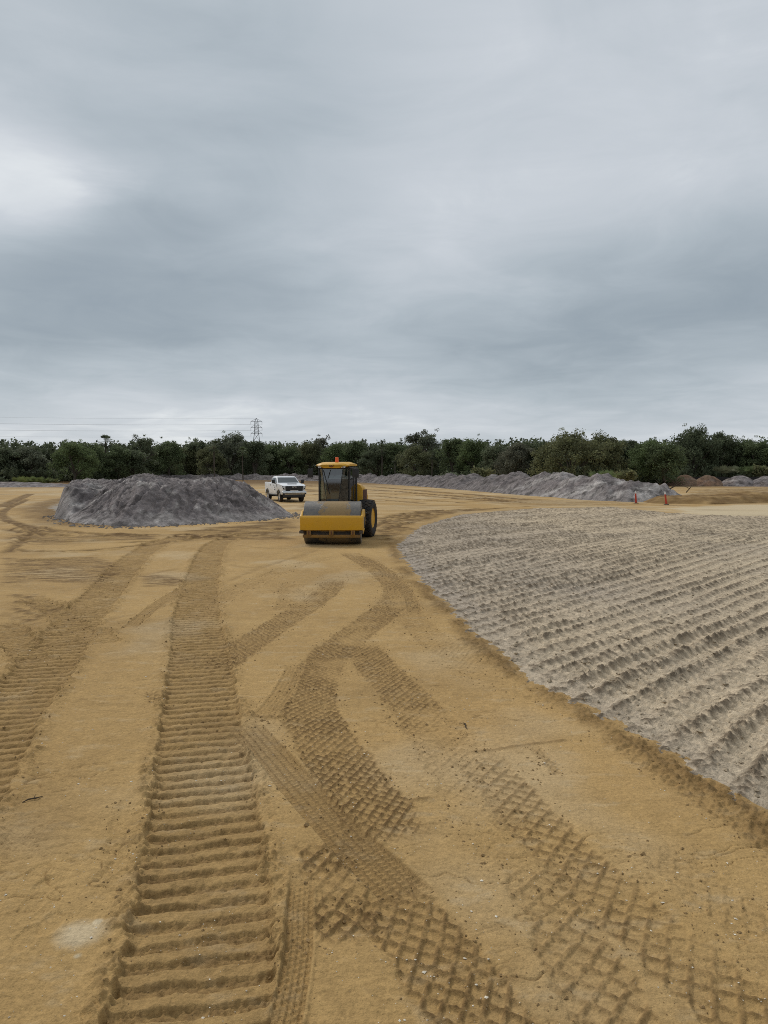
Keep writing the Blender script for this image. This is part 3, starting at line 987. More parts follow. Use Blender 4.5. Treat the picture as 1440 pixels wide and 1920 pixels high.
def mound_h(X, Y, s):
    s = s + .45 * fbm(X * .35, Y * .35, 3, 301)
    top = 1.98 + .16 * fbm(X * .25, Y * .25, 2, 303) + .30 * fbm(X * .8, Y * .8, 4, 304, .6)
    cx, cy = PD(262, 42)
    top = top + .48 * sstep(1.9, 0, np.hypot(X - cx, (Y - cy) * .8) + .3 * fbm(X, Y, 2, 305))
    cx, cy = PD(415, 42)
    top = top + .22 * sstep(3.0, 0, np.hypot(X - cx, Y - cy))
    top = top - .10 * sstep(-14.8, -18.5, X)
    sl = s * (.74 + 2.6 * sstep(-16.2, -18.0, X) - .10 * sstep(-8.5, -6, X))
    z = sl - np.log1p(np.exp((sl - top) * 5)) / 5 + .0
    side = sstep(.1, 1.2, s) * sstep(5.2, 3.2, s)
    a = np.arctan2(X + 12.5, -(Y - 47))              # bearing round the heap: gullies run downslope
    g = ridged(a * 7 + .3 * fbm(X * .4, Y * .4, 2, 307), s * .12, 3, 309)
    z = z - side * .20 * sstep(.5, .95, g) + side * .12 * fbm(a * 26, s * .5, 3, 311)
    z = z + sstep(0, 1, s) * (.13 * fbm(X * 2.2, Y * 2.2, 4, 313, .65) + .13 * fbm(X * 5.5, Y * 5.5, 3, 315, .65))
    # near vertical slip scars
    sc = np.abs(fbm(a * 4.2 + 2, s * .25, 3, 317))
    z = z - side * .20 * sstep(.05, .0, sc)
    return np.where(s < 0, s * .8, z)


def spoil_attr(X, Y, s, z):
    a = np.arctan2(X + 12.5, -(Y - 47))
    g1 = fbm(X * .45, Y * .45 + z * .4, 3, 321)
    st = fbm(a * 30, s * .9 + z, 3, 323)
    mo = .8 * sstep(.02, .45, fbm(X * 1.3, Y * 1.3 + z * 1.4, 4, 325, .6)) * .8
    return mo, np.clip(.75 * sstep(.05, .55, g1 + .55 * st) + .4 * sstep(.9, .1, s), 0, 1), .25 * sstep(.2, .6, st), np.zeros_like(X)


heap('spoil_mound', 'largest grey sand mound with gullied slope, left of the white pickup', 'dirt mound', MOUND, mound_h, .07, M['spoil'], spoil_attr)

toe = catmull(MOUND[-1:] + MOUND[:7], .05)
kk = rng.integers(0, len(toe), 700)
tp = toe[kk] + rng.normal(0, .40, (700, 2)) + np.array([0, -.1])
M['spoilclod'] = soil_mat('spoil clods', *[(.19, .17, .155)] * 6, 1.0)
o = scatter('spoil_clods', tp, np.clip(rng.lognormal(-3.2, .55, 700), .015, .13), M['spoilclod'], .75, .1)
tag(o, 'grey sand lumps spilled round the foot of the big mound', 'spoil clods', kind='stuff')

# long berm along the wood
near_e = [(-60, 190), (-34, 189), (-18, 176), (-4, 151), (6.5, 114), (11.6, 90.5), (15, 76), (17.6, 66), (20.2, 61.8), (24.5, 62.5), (27, 66.5)]
far_e = [(27, 72), (25.5, 77), (21, 80), (18, 100), (14, 124), (4, 160), (-12, 186), (-34, 199), (-60, 200)]
BERM = near_e + far_e
prs = random.Random(3)
piles = []
ln = catmull(near_e, 1.0)
acc = 0
for i in range(1, len(ln)):
    acc += np.linalg.norm(ln[i] - ln[i - 1])
    if acc > 2.6:
        acc = 0
        d_ = ln[i] - ln[i - 1]
        nrm = np.array([-d_[1], d_[0]]) / np.linalg.norm(d_)
        if nrm[1] < 0 and nrm[0] < 0: nrm = -nrm
        nrm = np.array([abs(nrm[0]), abs(nrm[1])])
        for off in (2.4, 4.6):
            q = ln[i] + nrm * (off + prs.uniform(-1.3, 1.3)) + np.array([prs.uniform(-.7, .7), prs.uniform(-.7, .7)])
            D = q[1]
            hb = float(np.interp(D, [60, 75, 110, 150, 190], [1.9, 2.1, 1.85, 1.55, 1.35]))
            piles.append((q[0], q[1], hb * prs.uniform(.55, 1.18)))


def berm_h(X, Y, s):
    s2 = s + .5 * fbm(X * .4, Y * .4, 3, 331)
    base = np.minimum(s2 * .45, 1.05)
    z = base.copy()
    for (px_, py_, hp) in piles:
        k_ = (np.abs(X - px_) < 4) & (np.abs(Y - py_) < 4)
        d_ = np.hypot(X[k_] - px_, Y[k_] - py_)
        c_ = hp - np.maximum(d_ - .5, 0) * .42
        z[k_] = np.where(s2[k_] > 0, np.maximum(z[k_], np.minimum(c_, s2[k_] * .75)), z[k_])
    z = z + sstep(0, 1, s) * (.36 * fbm(X * .8, Y * .8, 4, 333, .62) + .20 * fbm(X * 2.4, Y * 2.4, 3, 335, .65))
    return np.where(s < -.1, s * .8, z)


def berm_attr(X, Y, s, z):
    g1 = fbm(X * .25, Y * .25 + z * .5, 3, 341)
    g2 = fbm(X * 1.1, Y * 1.1 + z * 1.6, 4, 343, .6)
    nearw = sstep(100, 66, Y)
    mo = .85 * sstep(.0, .42, fbm(X * .9 + 4, Y * .9 + z * 1.6, 4, 345, .65)) + .25 * (1 - nearw)
    return np.clip(mo, 0, .9), np.clip((.25 + .65 * nearw) * sstep(-.1, .45, g1 + .6 * g2) + .3 * nearw * sstep(1.1, .2, z), 0, 1), .35 * nearw * sstep(.15, .5, g2), np.zeros_like(X)


heap('spoil_berm', 'long lumpy grey spoil berm running along the wood behind the roller', 'dirt berm', BERM, berm_h, .17, M['spoil'], berm_attr)


def simple_heap(name, label, cat, cx, cy, rx, ry, H, mat, seed, cell=.16, attr=None):
    n = 22
    pr = random.Random(seed)
    poly = [(cx + rx * (1 + pr.uniform(-.08, .08)) * math.cos(2 * math.pi * i / n), cy + ry * (1 + pr.uniform(-.08, .08)) * math.sin(2 * math.pi * i / n)) for i in range(n)]

    def hf(X, Y, s):
        e = np.hypot((X - cx) / rx, (Y - cy) / ry) + .10 * fbm(X * .6, Y * .6, 2, seed)
        z = H * np.clip(1.12 - 1.12 * e, -.3, 2)
        z = z - np.log1p(np.exp((z - H * .93) * 6)) / 6
        z = z + sstep(0, .6, s) * (.14 * fbm(X * 1.2, Y * 1.2, 4, seed + 1, .6))
        return np.where(s < 0, s * .5, z)

    def at0(X, Y, s, z):
        return .7 * sstep(.0, .5, fbm(X * 1.2, Y * 1.2 + z, 3, seed + 2)), .5 * sstep(0, .5, fbm(X * .6, Y * .6 + z, 3, seed + 3)), np.zeros_like(X), .5 * sstep(0, .5, fbm(X * .5, Y * .5, 2, seed + 4))
    return heap(name, label, cat, poly, hf, cell, mat, attr or at0)


for (px_, D, rx, H, mat, lab, sd_) in [(1284, 122, 3.3, 1.95, 'brownheap', 'brown soil heap just right of the dead branches on the long grey berm', 401),
                                       (1326, 121, 3.2, 1.9, 'brownheap', 'reddest brown soil heap, in front of the black fence', 411),
                                       (1386, 120, 4.1, 1.85, 'spoil', 'wide grey brown soil heap in front of the black fence', 421),
                                       (1437, 119, 3.8, 1.8, 'spoil', 'pale grey soil heap cut by the frame at the end of the black fence', 431)]:
    c = PD(px_, D)
    kw = {}
    simple_heap('soil_heap', lab, 'dirt heap', c[0], c[1], rx, 3.0, H, M[mat], sd_)['group'] = 'soil heaps in front of the black fence'
c = PD(40, 116)
simple_heap('low_spoil_berm', 'low flat pale grey berm at the far left, in front of a reed clump', 'dirt berm', c[0] - 6, c[1], 22, 4, .95, M['spoil'], 441, .3)


def tan_attr(X, Y, s, z):
    return np.clip(.72 + .8 * fbm(X * .7, Y * .7 + z, 4, 451), 0, 1), np.zeros_like(X), .1 * np.ones_like(X), np.zeros_like(X)


c = PD(1400, 58)
WIND = [P(1225, 944), P(1330, 946), P(1440, 943.5), P(1640, 942), (55, 63.5), (44, 65.5), (34, 65), (26, 66), (21.5, 62)]


def wind_h(X, Y, s):
    s2 = s + .5 * fbm(X * .4, Y * .4, 3, 453)
    top = .42 + .30 * fbm(X * .3, Y * .3, 3, 455) + .35 * sstep(25, 31, X)
    z = np.minimum(s2 * .42, top) + sstep(0, .6, s) * .07 * fbm(X * 2, Y * 2, 3, 457)
    return np.where(s < 0, s * .6, z)


heap('soil_windrow', 'low tan soil windrow behind the two orange posts', 'dirt berm', WIND, wind_h, .11, M['ground'], tan_attr)

# grassy bank far right behind the fence
c = PD(1440, 138)
bank = simple_heap('grass_bank', 'pale grassy bank behind the black fence', 'bank', c[0] + 4, 131.5, 26, 3.2, 1.75, M['brownheap'], 461, .4,
                   lambda X, Y, s, z: (np.zeros_like(X), .9 * np.ones_like(X), .3 * np.ones_like(X), np.zeros_like(X)))
bank['kind'] = 'structure'

# black silt fence
fx0, fx1 = PD(1268, 126)[0], PD(1500, 126)[0]
sf = empty('silt_fence', ((fx0 + fx1) / 2, 126, 0))
tag(sf, 'low black silt fence stretched behind the brown soil heaps', 'fence')
b = MB()
n = 24
top = [(fx0 + (fx1 - fx0) * i / n - sf.location.x, 1.42 + .04 * math.sin(i * 1.7)) for i in range(n + 1)]
b.prism([(top[0][0], -.05)] + top + [(top[-1][0], -.05)], -.012, .012, 'y')
b.build('fabric', M['fabricblk'], sf)
for i in range(9):
    MB().box(((fx0 + (fx1 - fx0) * i / 8) - sf.location.x, .04, .75), (.05, .05, 1.5)).build('post', M['twig'], sf, .005)


# dead branches sticking out of the berm
def branches(label, loc, specs):
    o = MB()
    for pts_, r0 in specs:
        o.tube(pts_, [r0 * (1 - .75 * i / (len(pts_) - 1)) for i in range(len(pts_))], 6)
    m = o.build('dead_branch', M['twig'])
    m.location = loc
    return tag(m, label, 'branch', 'dead branches on the grey berm')


c = PD(1268, 68)
branches('tangled dark dead branches poking from the right end of the grey berm', (c[0], c[1], .3),
         [([(-.8, 0, .5), (-.2, 0, .85), (.35, .1, 1.2), (.6, .1, 1.5)], .07), ([(0, 0, .95), (-.5, .1, 1.5), (-1.0, .1, 1.75)], .05),
          ([(-1.2, 0, 1.0), (-.9, 0, 1.4), (-.3, 0, 1.45)], .05), ([(.3, .1, 1.15), (1.0, 0, 1.3)], .04), ([(-.7, 0, .6), (-1.3, 0, .9), (-1.9, .1, 1.5)], .05),
          ([(.9, 0, .3), (1.3, 0, .75), (1.45, 0, 1.15)], .05), ([(1.2, 0, .65), (.7, 0, .9)], .035)])
c = PD(1098, 73)
branches('thin leaning dead branch on the crest of the grey berm below the olive oak', (c[0], c[1], 1.5),
         [([(.3, 0, 0), (0, 0, .6), (-.35, 0, 1.25)], .05), ([(.25, 0, 0), (.3, 0, .7)], .035)])


# ================================================================== ROAD ROLLER
def roller():
    root = empty('road_roller', (-1.85, 27.25, 0), R(-0.6))
    tag(root, 'yellow single drum road roller with dark cab parked facing the camera', 'road roller', None)
    A = math.pi
    # drum -----------------------------------------------------------
    drum = MB().lathe([(-1.02, .62), (-1.02, .755), (-1.005, .768), (1.005, .768), (1.02, .755), (1.02, .62)], (0, 0, .765), 'x', 72)
    drum = drum.build('drum', None or drum_mat(), root, 0, 30)
    MB().lathe([(-.98, .1), (-.98, .60), (.98, .60), (.98, .1)], (0, 0, .765), 'x', 32).build('drum_core', M['darksteel'], drum)
    # yoke -----------------------------------------------------------
    fb = MB().prism([(-.98, .56), (-.98, 1.0), (-.93, 1.06), (-.80, 1.06), (-.80, .54), (-.94, .54)], -1.105, 1.105)
    fb.build('front_beam', M['yellow'], root, .018)
    for sx_ in (-1, 1):
        sp = MB().prism([(-.80, .50), (-.80, 1.04), (-.45, 1.20), (.2, 1.24), (1.0, 1.18), (1.25, 1.0), (1.25, .62), (.5, .46), (-.35, .38), (-.6, .40)],
                        1.045 * sx_, 1.12 * sx_)
        s_o = sp.build('side_frame', M['yellow'], root, .012)
        MB().lathe([(1.122 * sx_, .05), (1.122 * sx_, .22), (1.15 * sx_, .2), (1.15 * sx_, .05)], (0, 0, .765), 'x', 20).build('drum_hub_cover', M['darksteel'], s_o)
        MB().box((1.06 * sx_, -.97, .49), (.14, .10, .1)).build('tow_lug', M['darksteel'], root, .01)
    MB().prism([(1.15, .55), (1.15, 1.1), (1.3, 1.1), (1.3, .55)], -1.105, 1.105).build('rear_beam', M['yellow'], root, .015)
    # scraper --------------------------------------------------------
    scr = MB().box((0, -.86, .335), (2.04, .10, .10)).build('scraper_bar', M['yellowdirty'], root, .008)
    MB().prism([(-.86, .285), (-.80, .285), (-.70, .46), (-.74, .47)], -1.0, 1.0).build('scraper_blade', M['darksteel'], scr)
    for x in (-.80, .0, .76):
        br = MB().box((x, -.93, .455), (.15, .06, .19)).build('scraper_bracket', M['yellowdirty'], root, .01)
        MB().lathe([(-.972, .002), (-.972, .028), (-.955, .028)], (x, 0, .49), 'y', 8).lathe([(-.972, .002), (-.972, .028), (-.955, .028)], (x, 0, .42), 'y', 8).build('bolt', M['rust'], br)
    # rear half, articulated -----------------------------------------
    PV = Vector((0, 1.35, 0))
    X = Matrix.Translation(PV) @ Matrix.Rotation(R(-10.5), 4, 'Z') @ Matrix.Translation(-PV)

    def mb(): return MB(X)
    mb().prism([(1.2, .55), (1.2, .95), (1.5, 1.05), (4.45, 1.05), (4.5, .6), (3.6, .45), (1.6, .45)], -.52, .52).build('chassis', M['darksteel'], root, .02)
    mb().lathe([(-.85, .16), (.85, .16)], (0, 2.95, .745), 'x', 16).build('axle', M['darksteel'], root)
    # hood
    hood = mb()
    rings = []
    for (y, wz, zt, zb) in [(2.92, .66, 2.13, 1.05), (3.3, .66, 2.12, 1.05), (3.9, .64, 2.0, 1.05), (4.35, .60, 1.74, 1.02), (4.62, .52, 1.42, .95)]:
        rings.append([(-wz, y, zb), (-wz, y, zt - .18), (-wz + .08, y, zt - .05), (-wz + .25, y, zt), (wz - .25, y, zt), (wz - .08, y, zt - .05), (wz, y, zt - .18), (wz, y, zb)])
    hood.loft(rings)
    ho = hood.build('engine_hood', M['yellow'], root, .02)
    for sx_ in (-1, 1):
        g_ = mb()
        for k_ in range(6):
            g_.box((.662 * sx_, 3.10 + .125 * k_, 1.62), (.03, .085, .52))
        g_.build('vent_grille', M['rust'], ho)
    # tyres
    for sx_ in (-1, 1):
        cx = .86 * sx_
        ty = mb()
        ty.lathe([(cx - .2, .36), (cx - .27, .44), (cx - .30, .56), (cx - .285, .66), (cx - .24, .708), (cx, .722), (cx + .24, .708), (cx + .285, .66), (cx + .30, .56),
                  (cx + .27, .44), (cx + .2, .36)], (0, 2.95, .745), 'x', 48, True)
        NB = 26
        for row in range(4):
            for k_ in range(NB):
                a = 2 * A * (k_ + .5 * (row % 2)) / NB
                xc = cx - .205 + .137 * row
                da = 2 * A / NB * .47; dx = .118
                rr = .752
                q = []
                for (u, v_) in ((-dx, 0), (0, -da), (dx, 0), (0, da)):
                    q.append((u * .94, v_ * .9))
                vs = []
                for rad in (.70, rr):
                    for (u, v_) in q:
                        xx = min(max(xc + u, cx - .285), cx + .285)
                        ed = abs(xx - cx) / .285
                        r2 = rad - (.03 * ed ** 3 if rad > .72 else 0)
                        vs.append((xx, 2.95 + r2 * math.cos(a + v_), .745 + r2 * math.sin(a + v_)))
                ty.add(vs, [(4, 5, 6, 7), (0, 1, 5, 4), (1, 2, 6, 5), (2, 3, 7, 6), (3, 0, 4, 7)])
        wh = ty.build('rear_tyre', M['rubber'], root, 0, 30)
        s0 = sx_
        rim = mb()
        rim.lathe([(cx + .22 * s0, .40), (cx + .24 * s0, .385), (cx + .2 * s0, .36), (cx + .08 * s0, .31), (cx + .05 * s0, .12), (cx + .12 * s0, .12), (cx + .12 * s0, .02)],
                  (0, 2.95, .745), 'x', 28)
        rim.build('wheel_rim', M['yellow'], wh)
    # fender / step
    mb().box((.78, 2.25, 1.0), (.5, .5, .05)).box((.88, 2.0, .72), (.3, .34, .04)).build('access_step', M['black'], root, .01)
    mb().box((-.78, 2.25, 1.0), (.5, .5, .05)).box((-.88, 2.0, .72), (.3, .34, .04)).build('access_step', M['black'], root, .01)
    # cab ------------------------------------------------------------
    XC = X @ Matrix.Translation((-.17, 0, 0))

    def mb(): return MB(XC)
    zb, zt = 1.02, 2.78
    fl = mb()
    plan = [(-.30, 1.46), (.30, 1.46), (.60, 1.76), (.60, 2.92), (-.60, 2.92), (-.60, 1.76)]
    fl.prism(plan, zb - .02, zb + .14, 'z')
    cab = fl.build('cab', M['black'], root, .01)
    pl = mb()
    for sx_ in (-1, 1):
        pl.tube([(.60 * sx_, 1.74, zb), (.60 * sx_, 1.74, zt)], .042, 8)
        pl.tube([(.60 * sx_, 2.90, zb), (.60 * sx_, 2.90, zt)], .045, 8)
        pl.tube([(.60 * sx_, 2.40, zb), (.60 * sx_, 2.40, zt)], .022, 8)
        pl.tube([(.19 * sx_, 1.45, zb + .12), (.42 * sx_, 1.47, zt)], .014, 6)
    pl.box((0, 2.3, zt - .03), (1.24, 1.24, .10)).box((0, 1.62, zt - .03), (.86, .30, .10))
    pl.box((0, 2.91, 1.68), (1.16, .05, 1.26))
    pl.build('cab_frame', M['black'], cab, .006)
    eps = .004
    mb().add([(-.185, 1.452, zb + .13), (.185, 1.452, zb + .13), (.41, 1.466, zt - .07), (-.41, 1.466, zt - .07)], [(0, 1, 2, 3)]).build('windscreen', M['glassfront'], cab)
    for sx_ in (-1, 1):
        mb().add([(.20 * sx_, 1.455, zb + .13), (.585 * sx_, 1.73, zb + .13), (.585 * sx_, 1.73, zt - .07), (.435 * sx_, 1.48, zt - .07)], [(0, 1, 2, 3)]).build('corner_pane', M['glass'], cab)
        mb().add([(.605 * sx_, 1.79, zb + .15), (.605 * sx_, 2.86, zb + .15), (.605 * sx_, 2.86, zt - .09), (.605 * sx_, 1.79, zt - .09)], [(0, 1, 2, 3)]).build('door_pane', M['glass'], cab)
    mb().add([(-.54, 2.925, 2.33), (.54, 2.925, 2.33), (.54, 2.925, zt - .09), (-.54, 2.925, zt - .09)], [(0, 1, 2, 3)]).build('rear_pane', M['glass'], cab)
    # wiper
    mb().tube([(-.36, 1.435, zt - .12), (-.20, 1.43, 2.1), (-.12, 1.432, 1.75)], .010, 6).tube([(-.08, 1.43, zt - .1), (-.17, 1.43, 2.35)], .009, 6).build('wiper', M['blackplastic'], cab)
    # roof
    rf = mb()
    W = .66
    rings = []
    for (y, wx, z0, z1, dip) in [(1.30, .52, 2.80, 2.88, .05), (1.40, .63, 2.79, 2.93, .04), (1.75, .66, 2.79, 2.97, 0), (2.3, .66, 2.80, 2.99, 0), (2.85, .65, 2.80, 2.96, 0), (3.02, .60, 2.81, 2.90, 0)]:
        rings.append([(-wx, y, z0 + .04), (-wx * .55, y, z0 - dip), (wx * .55, y, z0 - dip), (wx, y, z0 + .04), (wx, y, z1 - .06), (wx * .72, y, z1), (-wx * .72, y, z1), (-wx, y, z1 - .06)])
    rf.loft(rings)
    ro = rf.build('cab_roof', M['yellow'], cab, .012, 50)
    for x in (-.50, -.44, .40, .50):
        mb().lathe([(1.30, .01), (1.29, .036), (1.36, .04)], (x, .02, 2.80), 'y', 12).build('work_light', M['lamp'], cab)
    # lettering on the roof edge
    Mt = XC @ Matrix.Translation((0, 1.285, 2.825)) @ Matrix.Rotation(R(90), 4, 'X')
    text_mesh('roof_lettering', 'CAT', .105, .006, M['decal'], ro, Mt)
    mb().add([(-.03, 1.282, 2.79), (.075, 1.282, 2.79), (.03, 1.282, 2.822)], [(0, 1, 2)]).prism([(-.04, 2.785), (.06, 2.785), (.01, 2.815)], 1.276, 1.284, 'y').build('roof_emblem', M['red'], ro)
    bc = mb().lathe([(2.98, .075), (3.0, .07), (3.16, .062), (3.175, .05)], (.05, 1.95, 0), 'z', 14).build('beacon', M['beacon'], cab)
    # interior
    mb().box((0, 2.45, 1.42), (.5, .48, .14)).build('seat', M['blackplastic'], cab, .04)
    mb().box((0, 2.70, 1.78), (.46, .12, .62), (R(-8), 0, 0)).box((0, 2.76, 2.16), (.26, .09, .18)).build('seat_back', M['blackplastic'], cab, .04)
    mb().prism([(1.62, 1.14), (1.85, 1.14), (1.88, 1.75), (1.72, 1.78)], -.14, .14).build('steering_console', M['greypl'], cab, .03)
    ring = []
    sw = mb()
    pts_ = [(.19 * math.cos(2 * A * i / 20), 1.86 + .12 * math.sin(2 * A * i / 20), 1.86 + .15 * math.sin(2 * A * i / 20)) for i in range(21)]
    sw.tube(pts_, .016, 6).tube([(-.19, 1.86, 1.86), (.19, 1.86, 1.86)], .012, 6)
    sw.build('steering_wheel', M['greypl'], cab)
    mb().box((.50, 2.15, 1.45), (.12, .75, .8)).box((.36, 2.3, 1.55), (.16, .5, .3)).build('side_console', M['blackplastic'], cab, .03)
    # mirrors and rails
    for sx_, xo in ((-1, .90), (1, .90)):
        mr = mb().box((xo * sx_, 1.52, 2.55), (.26 if sx_ > 0 else .22, .07, .34)).build('mirror', M['blackplastic'], cab, .03)
        mb().tube([(.60 * sx_, 1.74, 2.74), (.80 * sx_, 1.55, 2.74), (xo * sx_, 1.53, 2.70)], .014, 6).build('mirror_arm', M['black'], mr)
        mb().tube([(.60 * sx_, 1.74, 2.3), (.82 * sx_, 1.58, 2.32), (xo * sx_, 1.53, 2.36)], .01, 6).build('mirror_arm', M['black'], mr)
        if sx_ > 0: mb().tube([(.62 * sx_, 1.9, 2.35), (.84 * sx_, 1.9, 2.33), (.86 * sx_, 1.9, 1.6), (.86 * sx_, 1.95, 1.0)], .016, 8).build('handrail', M['black'], root)
    # pivot block
    MB().box((0, 1.4, .72), (.5, .5, .42)).build('articulation_joint', M['darksteel'], root, .03)
    return root


def drum_mat():
    m, nt = mat_new('drum steel with caked soil')
    tc = nd(nt, 'ShaderNodeTexCoord').outputs['Object']
    sx = nd(nt, 'ShaderNodeSeparateXYZ', None, Vector=tc)
    n1 = noise_(nt, tc, 3.5, 6, .7)
    n2 = noise_(nt, tc, 14, 5, .7)
    ax = math_(nt, 'ABSOLUTE', math_(nt, 'SUBTRACT', sx.outputs[0], .10))
    cake = math_(nt, 'SUBTRACT', math_(nt, 'MULTIPLY', n1, 1.5), math_(nt, 'MULTIPLY', ax, .75))
    cf = nd(nt, 'ShaderNodeMapRange', {'interpolation_type': 'SMOOTHSTEP'}, Value=cake, From_Min=.28, From_Max=.48).outputs[0]
    steel = mix_(nt, nd(nt, 'ShaderNodeMapRange', None, Value=n2, From_Min=.35, From_Max=.7).outputs[0], (.115, .113, .112), (.20, .18, .15))
    soil = mix_(nt, n2, (.36, .25, .12), (.20, .14, .075))
    c = mix_(nt, cf, steel, soil)
    b1 = nd(nt, 'ShaderNodeBump', None, Strength=.5, Distance=.02, Height=math_(nt, 'MULTIPLY', cf, n2))
    b = finish(nt, c, .6, b1.outputs[0], .4)
    nt.links.new(nd(nt, 'ShaderNodeMapRange', None, Value=cf, To_Min=.45, To_Max=.95).outputs[0], b.inputs['Roughness'])
    nt.links.new(nd(nt, 'ShaderNodeMapRange', None, Value=cf, To_Min=.5, To_Max=.0).outputs[0], b.inputs['Metallic'])
    return m


roller()


# ================================================================== PICKUP
def pickup():
    c = PD(534, 64.5)
    fwd = math.atan2(.36, -.93)
    root = empty('pickup_truck', (c[0], c[1], 0), R(21.5))
    root.scale = (1.05, 1.05, 1.05)
    tag(root, 'white crew cab pickup truck parked beside the grey mound', 'pickup truck')
    WB, WR = 2.0, .425

    def arch(cy, z0, r):
        return [(cy + r * math.cos(t), .42 + r * math.sin(t)) for t in [math.pi - math.pi * i / 10 for i in range(11)]]
    # side profile (y, z): front is -y
    prof = [(-3.02, .62)] + [(-3.02, 1.02), (-3.04, 1.08), (-3.02, 1.27), (-2.9, 1.33), (-2.2, 1.40), (-1.35, 1.44), (-1.2, 1.46)]
    prof += [(1.0, 1.47), (1.02, 1.50), (3.0, 1.50), (3.05, 1.45), (3.05, .72)]
    prof += [(p[0], p[1]) for p in arch(WB, .42, .52)[::-1] if p[1] > .56] + [(1.45, .56), (-1.45, .56)]
    prof += [(p[0], p[1]) for p in arch(-WB, .42, .52)[::-1] if p[1] > .56]
    body = MB()
    body.prism(prof, -.99, .99)
    # tumble in the front corners
    for p in body.v:
        if p.y < -2.6: p.x *= 1 - .09 * min(1, (-2.6 - p.y) / .44) ** 1.5
        if p.z < .75: p.x *= .985
    bo = body.build('body', M['white'], root, .045)
    MB().box((0, -2.0, .62), (1.62, 1.1, .6)).box((0, 2.0, .62), (1.62, 1.1, .6)).box((0, 0, .50), (1.5, 5.6, .16)).build('wheel_well', M['blackplastic'], root)
    for cy in (-WB, WB):
        for sx_ in (-1, 1):
            fl = [(cy + .56 * math.cos(t), .42 + .56 * math.sin(t)) for t in [math.pi * (1.02 - 1.04 * i / 14) for i in range(15)]]
            fi = [(cy + .50 * math.cos(t), .42 + .50 * math.sin(t)) for t in [math.pi * (1.02 - 1.04 * i / 14) for i in range(15)]]
            MB().prism(fl + fi[::-1], .985 * sx_, 1.025 * sx_).build('wheel_arch', M['blackplastic'], root)
    # greenhouse
    def ring(z, yf, yr, wf):
        return [(-wf, yf, z), (wf, yf, z), (wf, yr, z), (-wf, yr, z)]
    gh = MB().loft([ring(1.42, -1.32, 1.02, .93), ring(1.50, -1.22, 1.02, .925), ring(1.92, -.52, .86, .80), ring(2.0, -.32, .74, .74)])
    cab = gh.build('cab', M['white'], root, .04)

    def lerp(a, b, t): return tuple(a[i] + (b[i] - a[i]) * t for i in range(3))

    def pane(name, q, mat, off):
        q = [tuple(p[i] + off[i] for i in range(3)) for p in q]
        back = [tuple(p[i] - off[i] * .8 for i in range(3)) for p in q]
        MB().add(q + back, [(0, 1, 2, 3), (4, 7, 6, 5), (0, 4, 5, 1), (1, 5, 6, 2), (2, 6, 7, 3), (3, 7, 4, 0)]).build(name, mat, cab)
    pane('windshield', [(-.84, -1.21, 1.505), (.84, -1.21, 1.505), (.735, -.545, 1.905), (-.735, -.545, 1.905)], M['darkglass'], (0, -.010, .014))
    pane('rear_window', [(-.72, 1.0, 1.53), (.72, 1.0, 1.53), (.68, .88, 1.87), (-.68, .88, 1.87)], M['darkglass'], (0, .016, .004))
    for sx_ in (-1, 1):
        pane('door_window', [(.922 * sx_, -1.02, 1.52), (.922 * sx_, -.10, 1.52), (.812 * sx_, -.10, 1.88), (.812 * sx_, -.50, 1.88)], M['darkglass'], (.016 * sx_, 0, .004))
        pane('door_window', [(.922 * sx_, -.02, 1.52), (.922 * sx_, .80, 1.52), (.812 * sx_, .68, 1.88), (.812 * sx_, -.02, 1.88)], M['darkglass'], (.016 * sx_, 0, .004))
        for y0, y1 in ((-1.22, -.07), (-.05, .98)):
            d_ = MB().prism([(y0, .66), (y0, 1.43), (y1, 1.43), (y1, .66)], .985 * sx_, .998 * sx_)
            do = d_.build('door', M['white'], root, .006)
            MB().box((1.008 * sx_, y1 - .16, 1.30), (.03, .2, .05)).build('handle', M['blackplastic'], do, .008)
            if y0 < -1:
                lg = MB()
                lg.prism([(-.88, .98), (-.80, .98), (-.62, 1.26), (-.68, 1.28)], 1.0 * sx_, 1.004 * sx_)
                lg.prism([(-.90, .90), (-.45, .90), (-.45, .96), (-.90, .96)], 1.0 * sx_, 1.004 * sx_)
                lg.prism([(-.66, 1.06), (-.52, 1.06), (-.52, 1.11), (-.66, 1.11)], 1.0 * sx_, 1.004 * sx_)
                lg.build('door_logo', M['decal'], do)
        mo = MB().box((1.20 * sx_, -1.08, 1.60), (.26, .12, .30)).build('mirror', M['blackplastic'], root, .04)
        MB().box((1.04 * sx_, -1.06, 1.46), (.22, .07, .07)).build('mirror_arm', M['blackplastic'], mo, .015)
        MB().box((.99 * sx_, 0, .52), (.12, 2.3, .06)).build('side_step', M['blackplastic'], root, .015)
    # bed contents: dark liner hole + headboard
    MB().box((0, 2.02, 1.503), (1.66, 1.86, .008)).build('bed_liner', M['blackplastic'], root)
    MB().box((0, 1.25, 1.60), (1.6, .32, .2)).build('tool_box', M['blackplastic'], root, .02)
    # front end
    gr = MB().prism([(-.68, .88), (.68, .88), (.72, 1.24), (.66, 1.27), (-.66, 1.27), (-.72, 1.24)], -3.065, -3.02, 'y').build('grille', M['black'], root, .01)
    gs = MB()
    for i in range(7): gs.box((0, -3.07, .93 + .048 * i), (1.28, .012, .014))
    gs.build('grille_bars', M['blackplastic'], gr)
    Mt = Matrix.Translation((0, -3.082, 1.185)) @ Matrix.Rotation(R(90), 4, 'X')
    text_mesh('grille_emblem', 'GMC', .17, .008, M['chrome'], gr, Mt)
    MB().prism([(-.34, .885), (.34, .885), (.30, .935), (-.30, .935)], -3.088, -3.07, 'y').build('grille_trim', M['chrome'], gr)
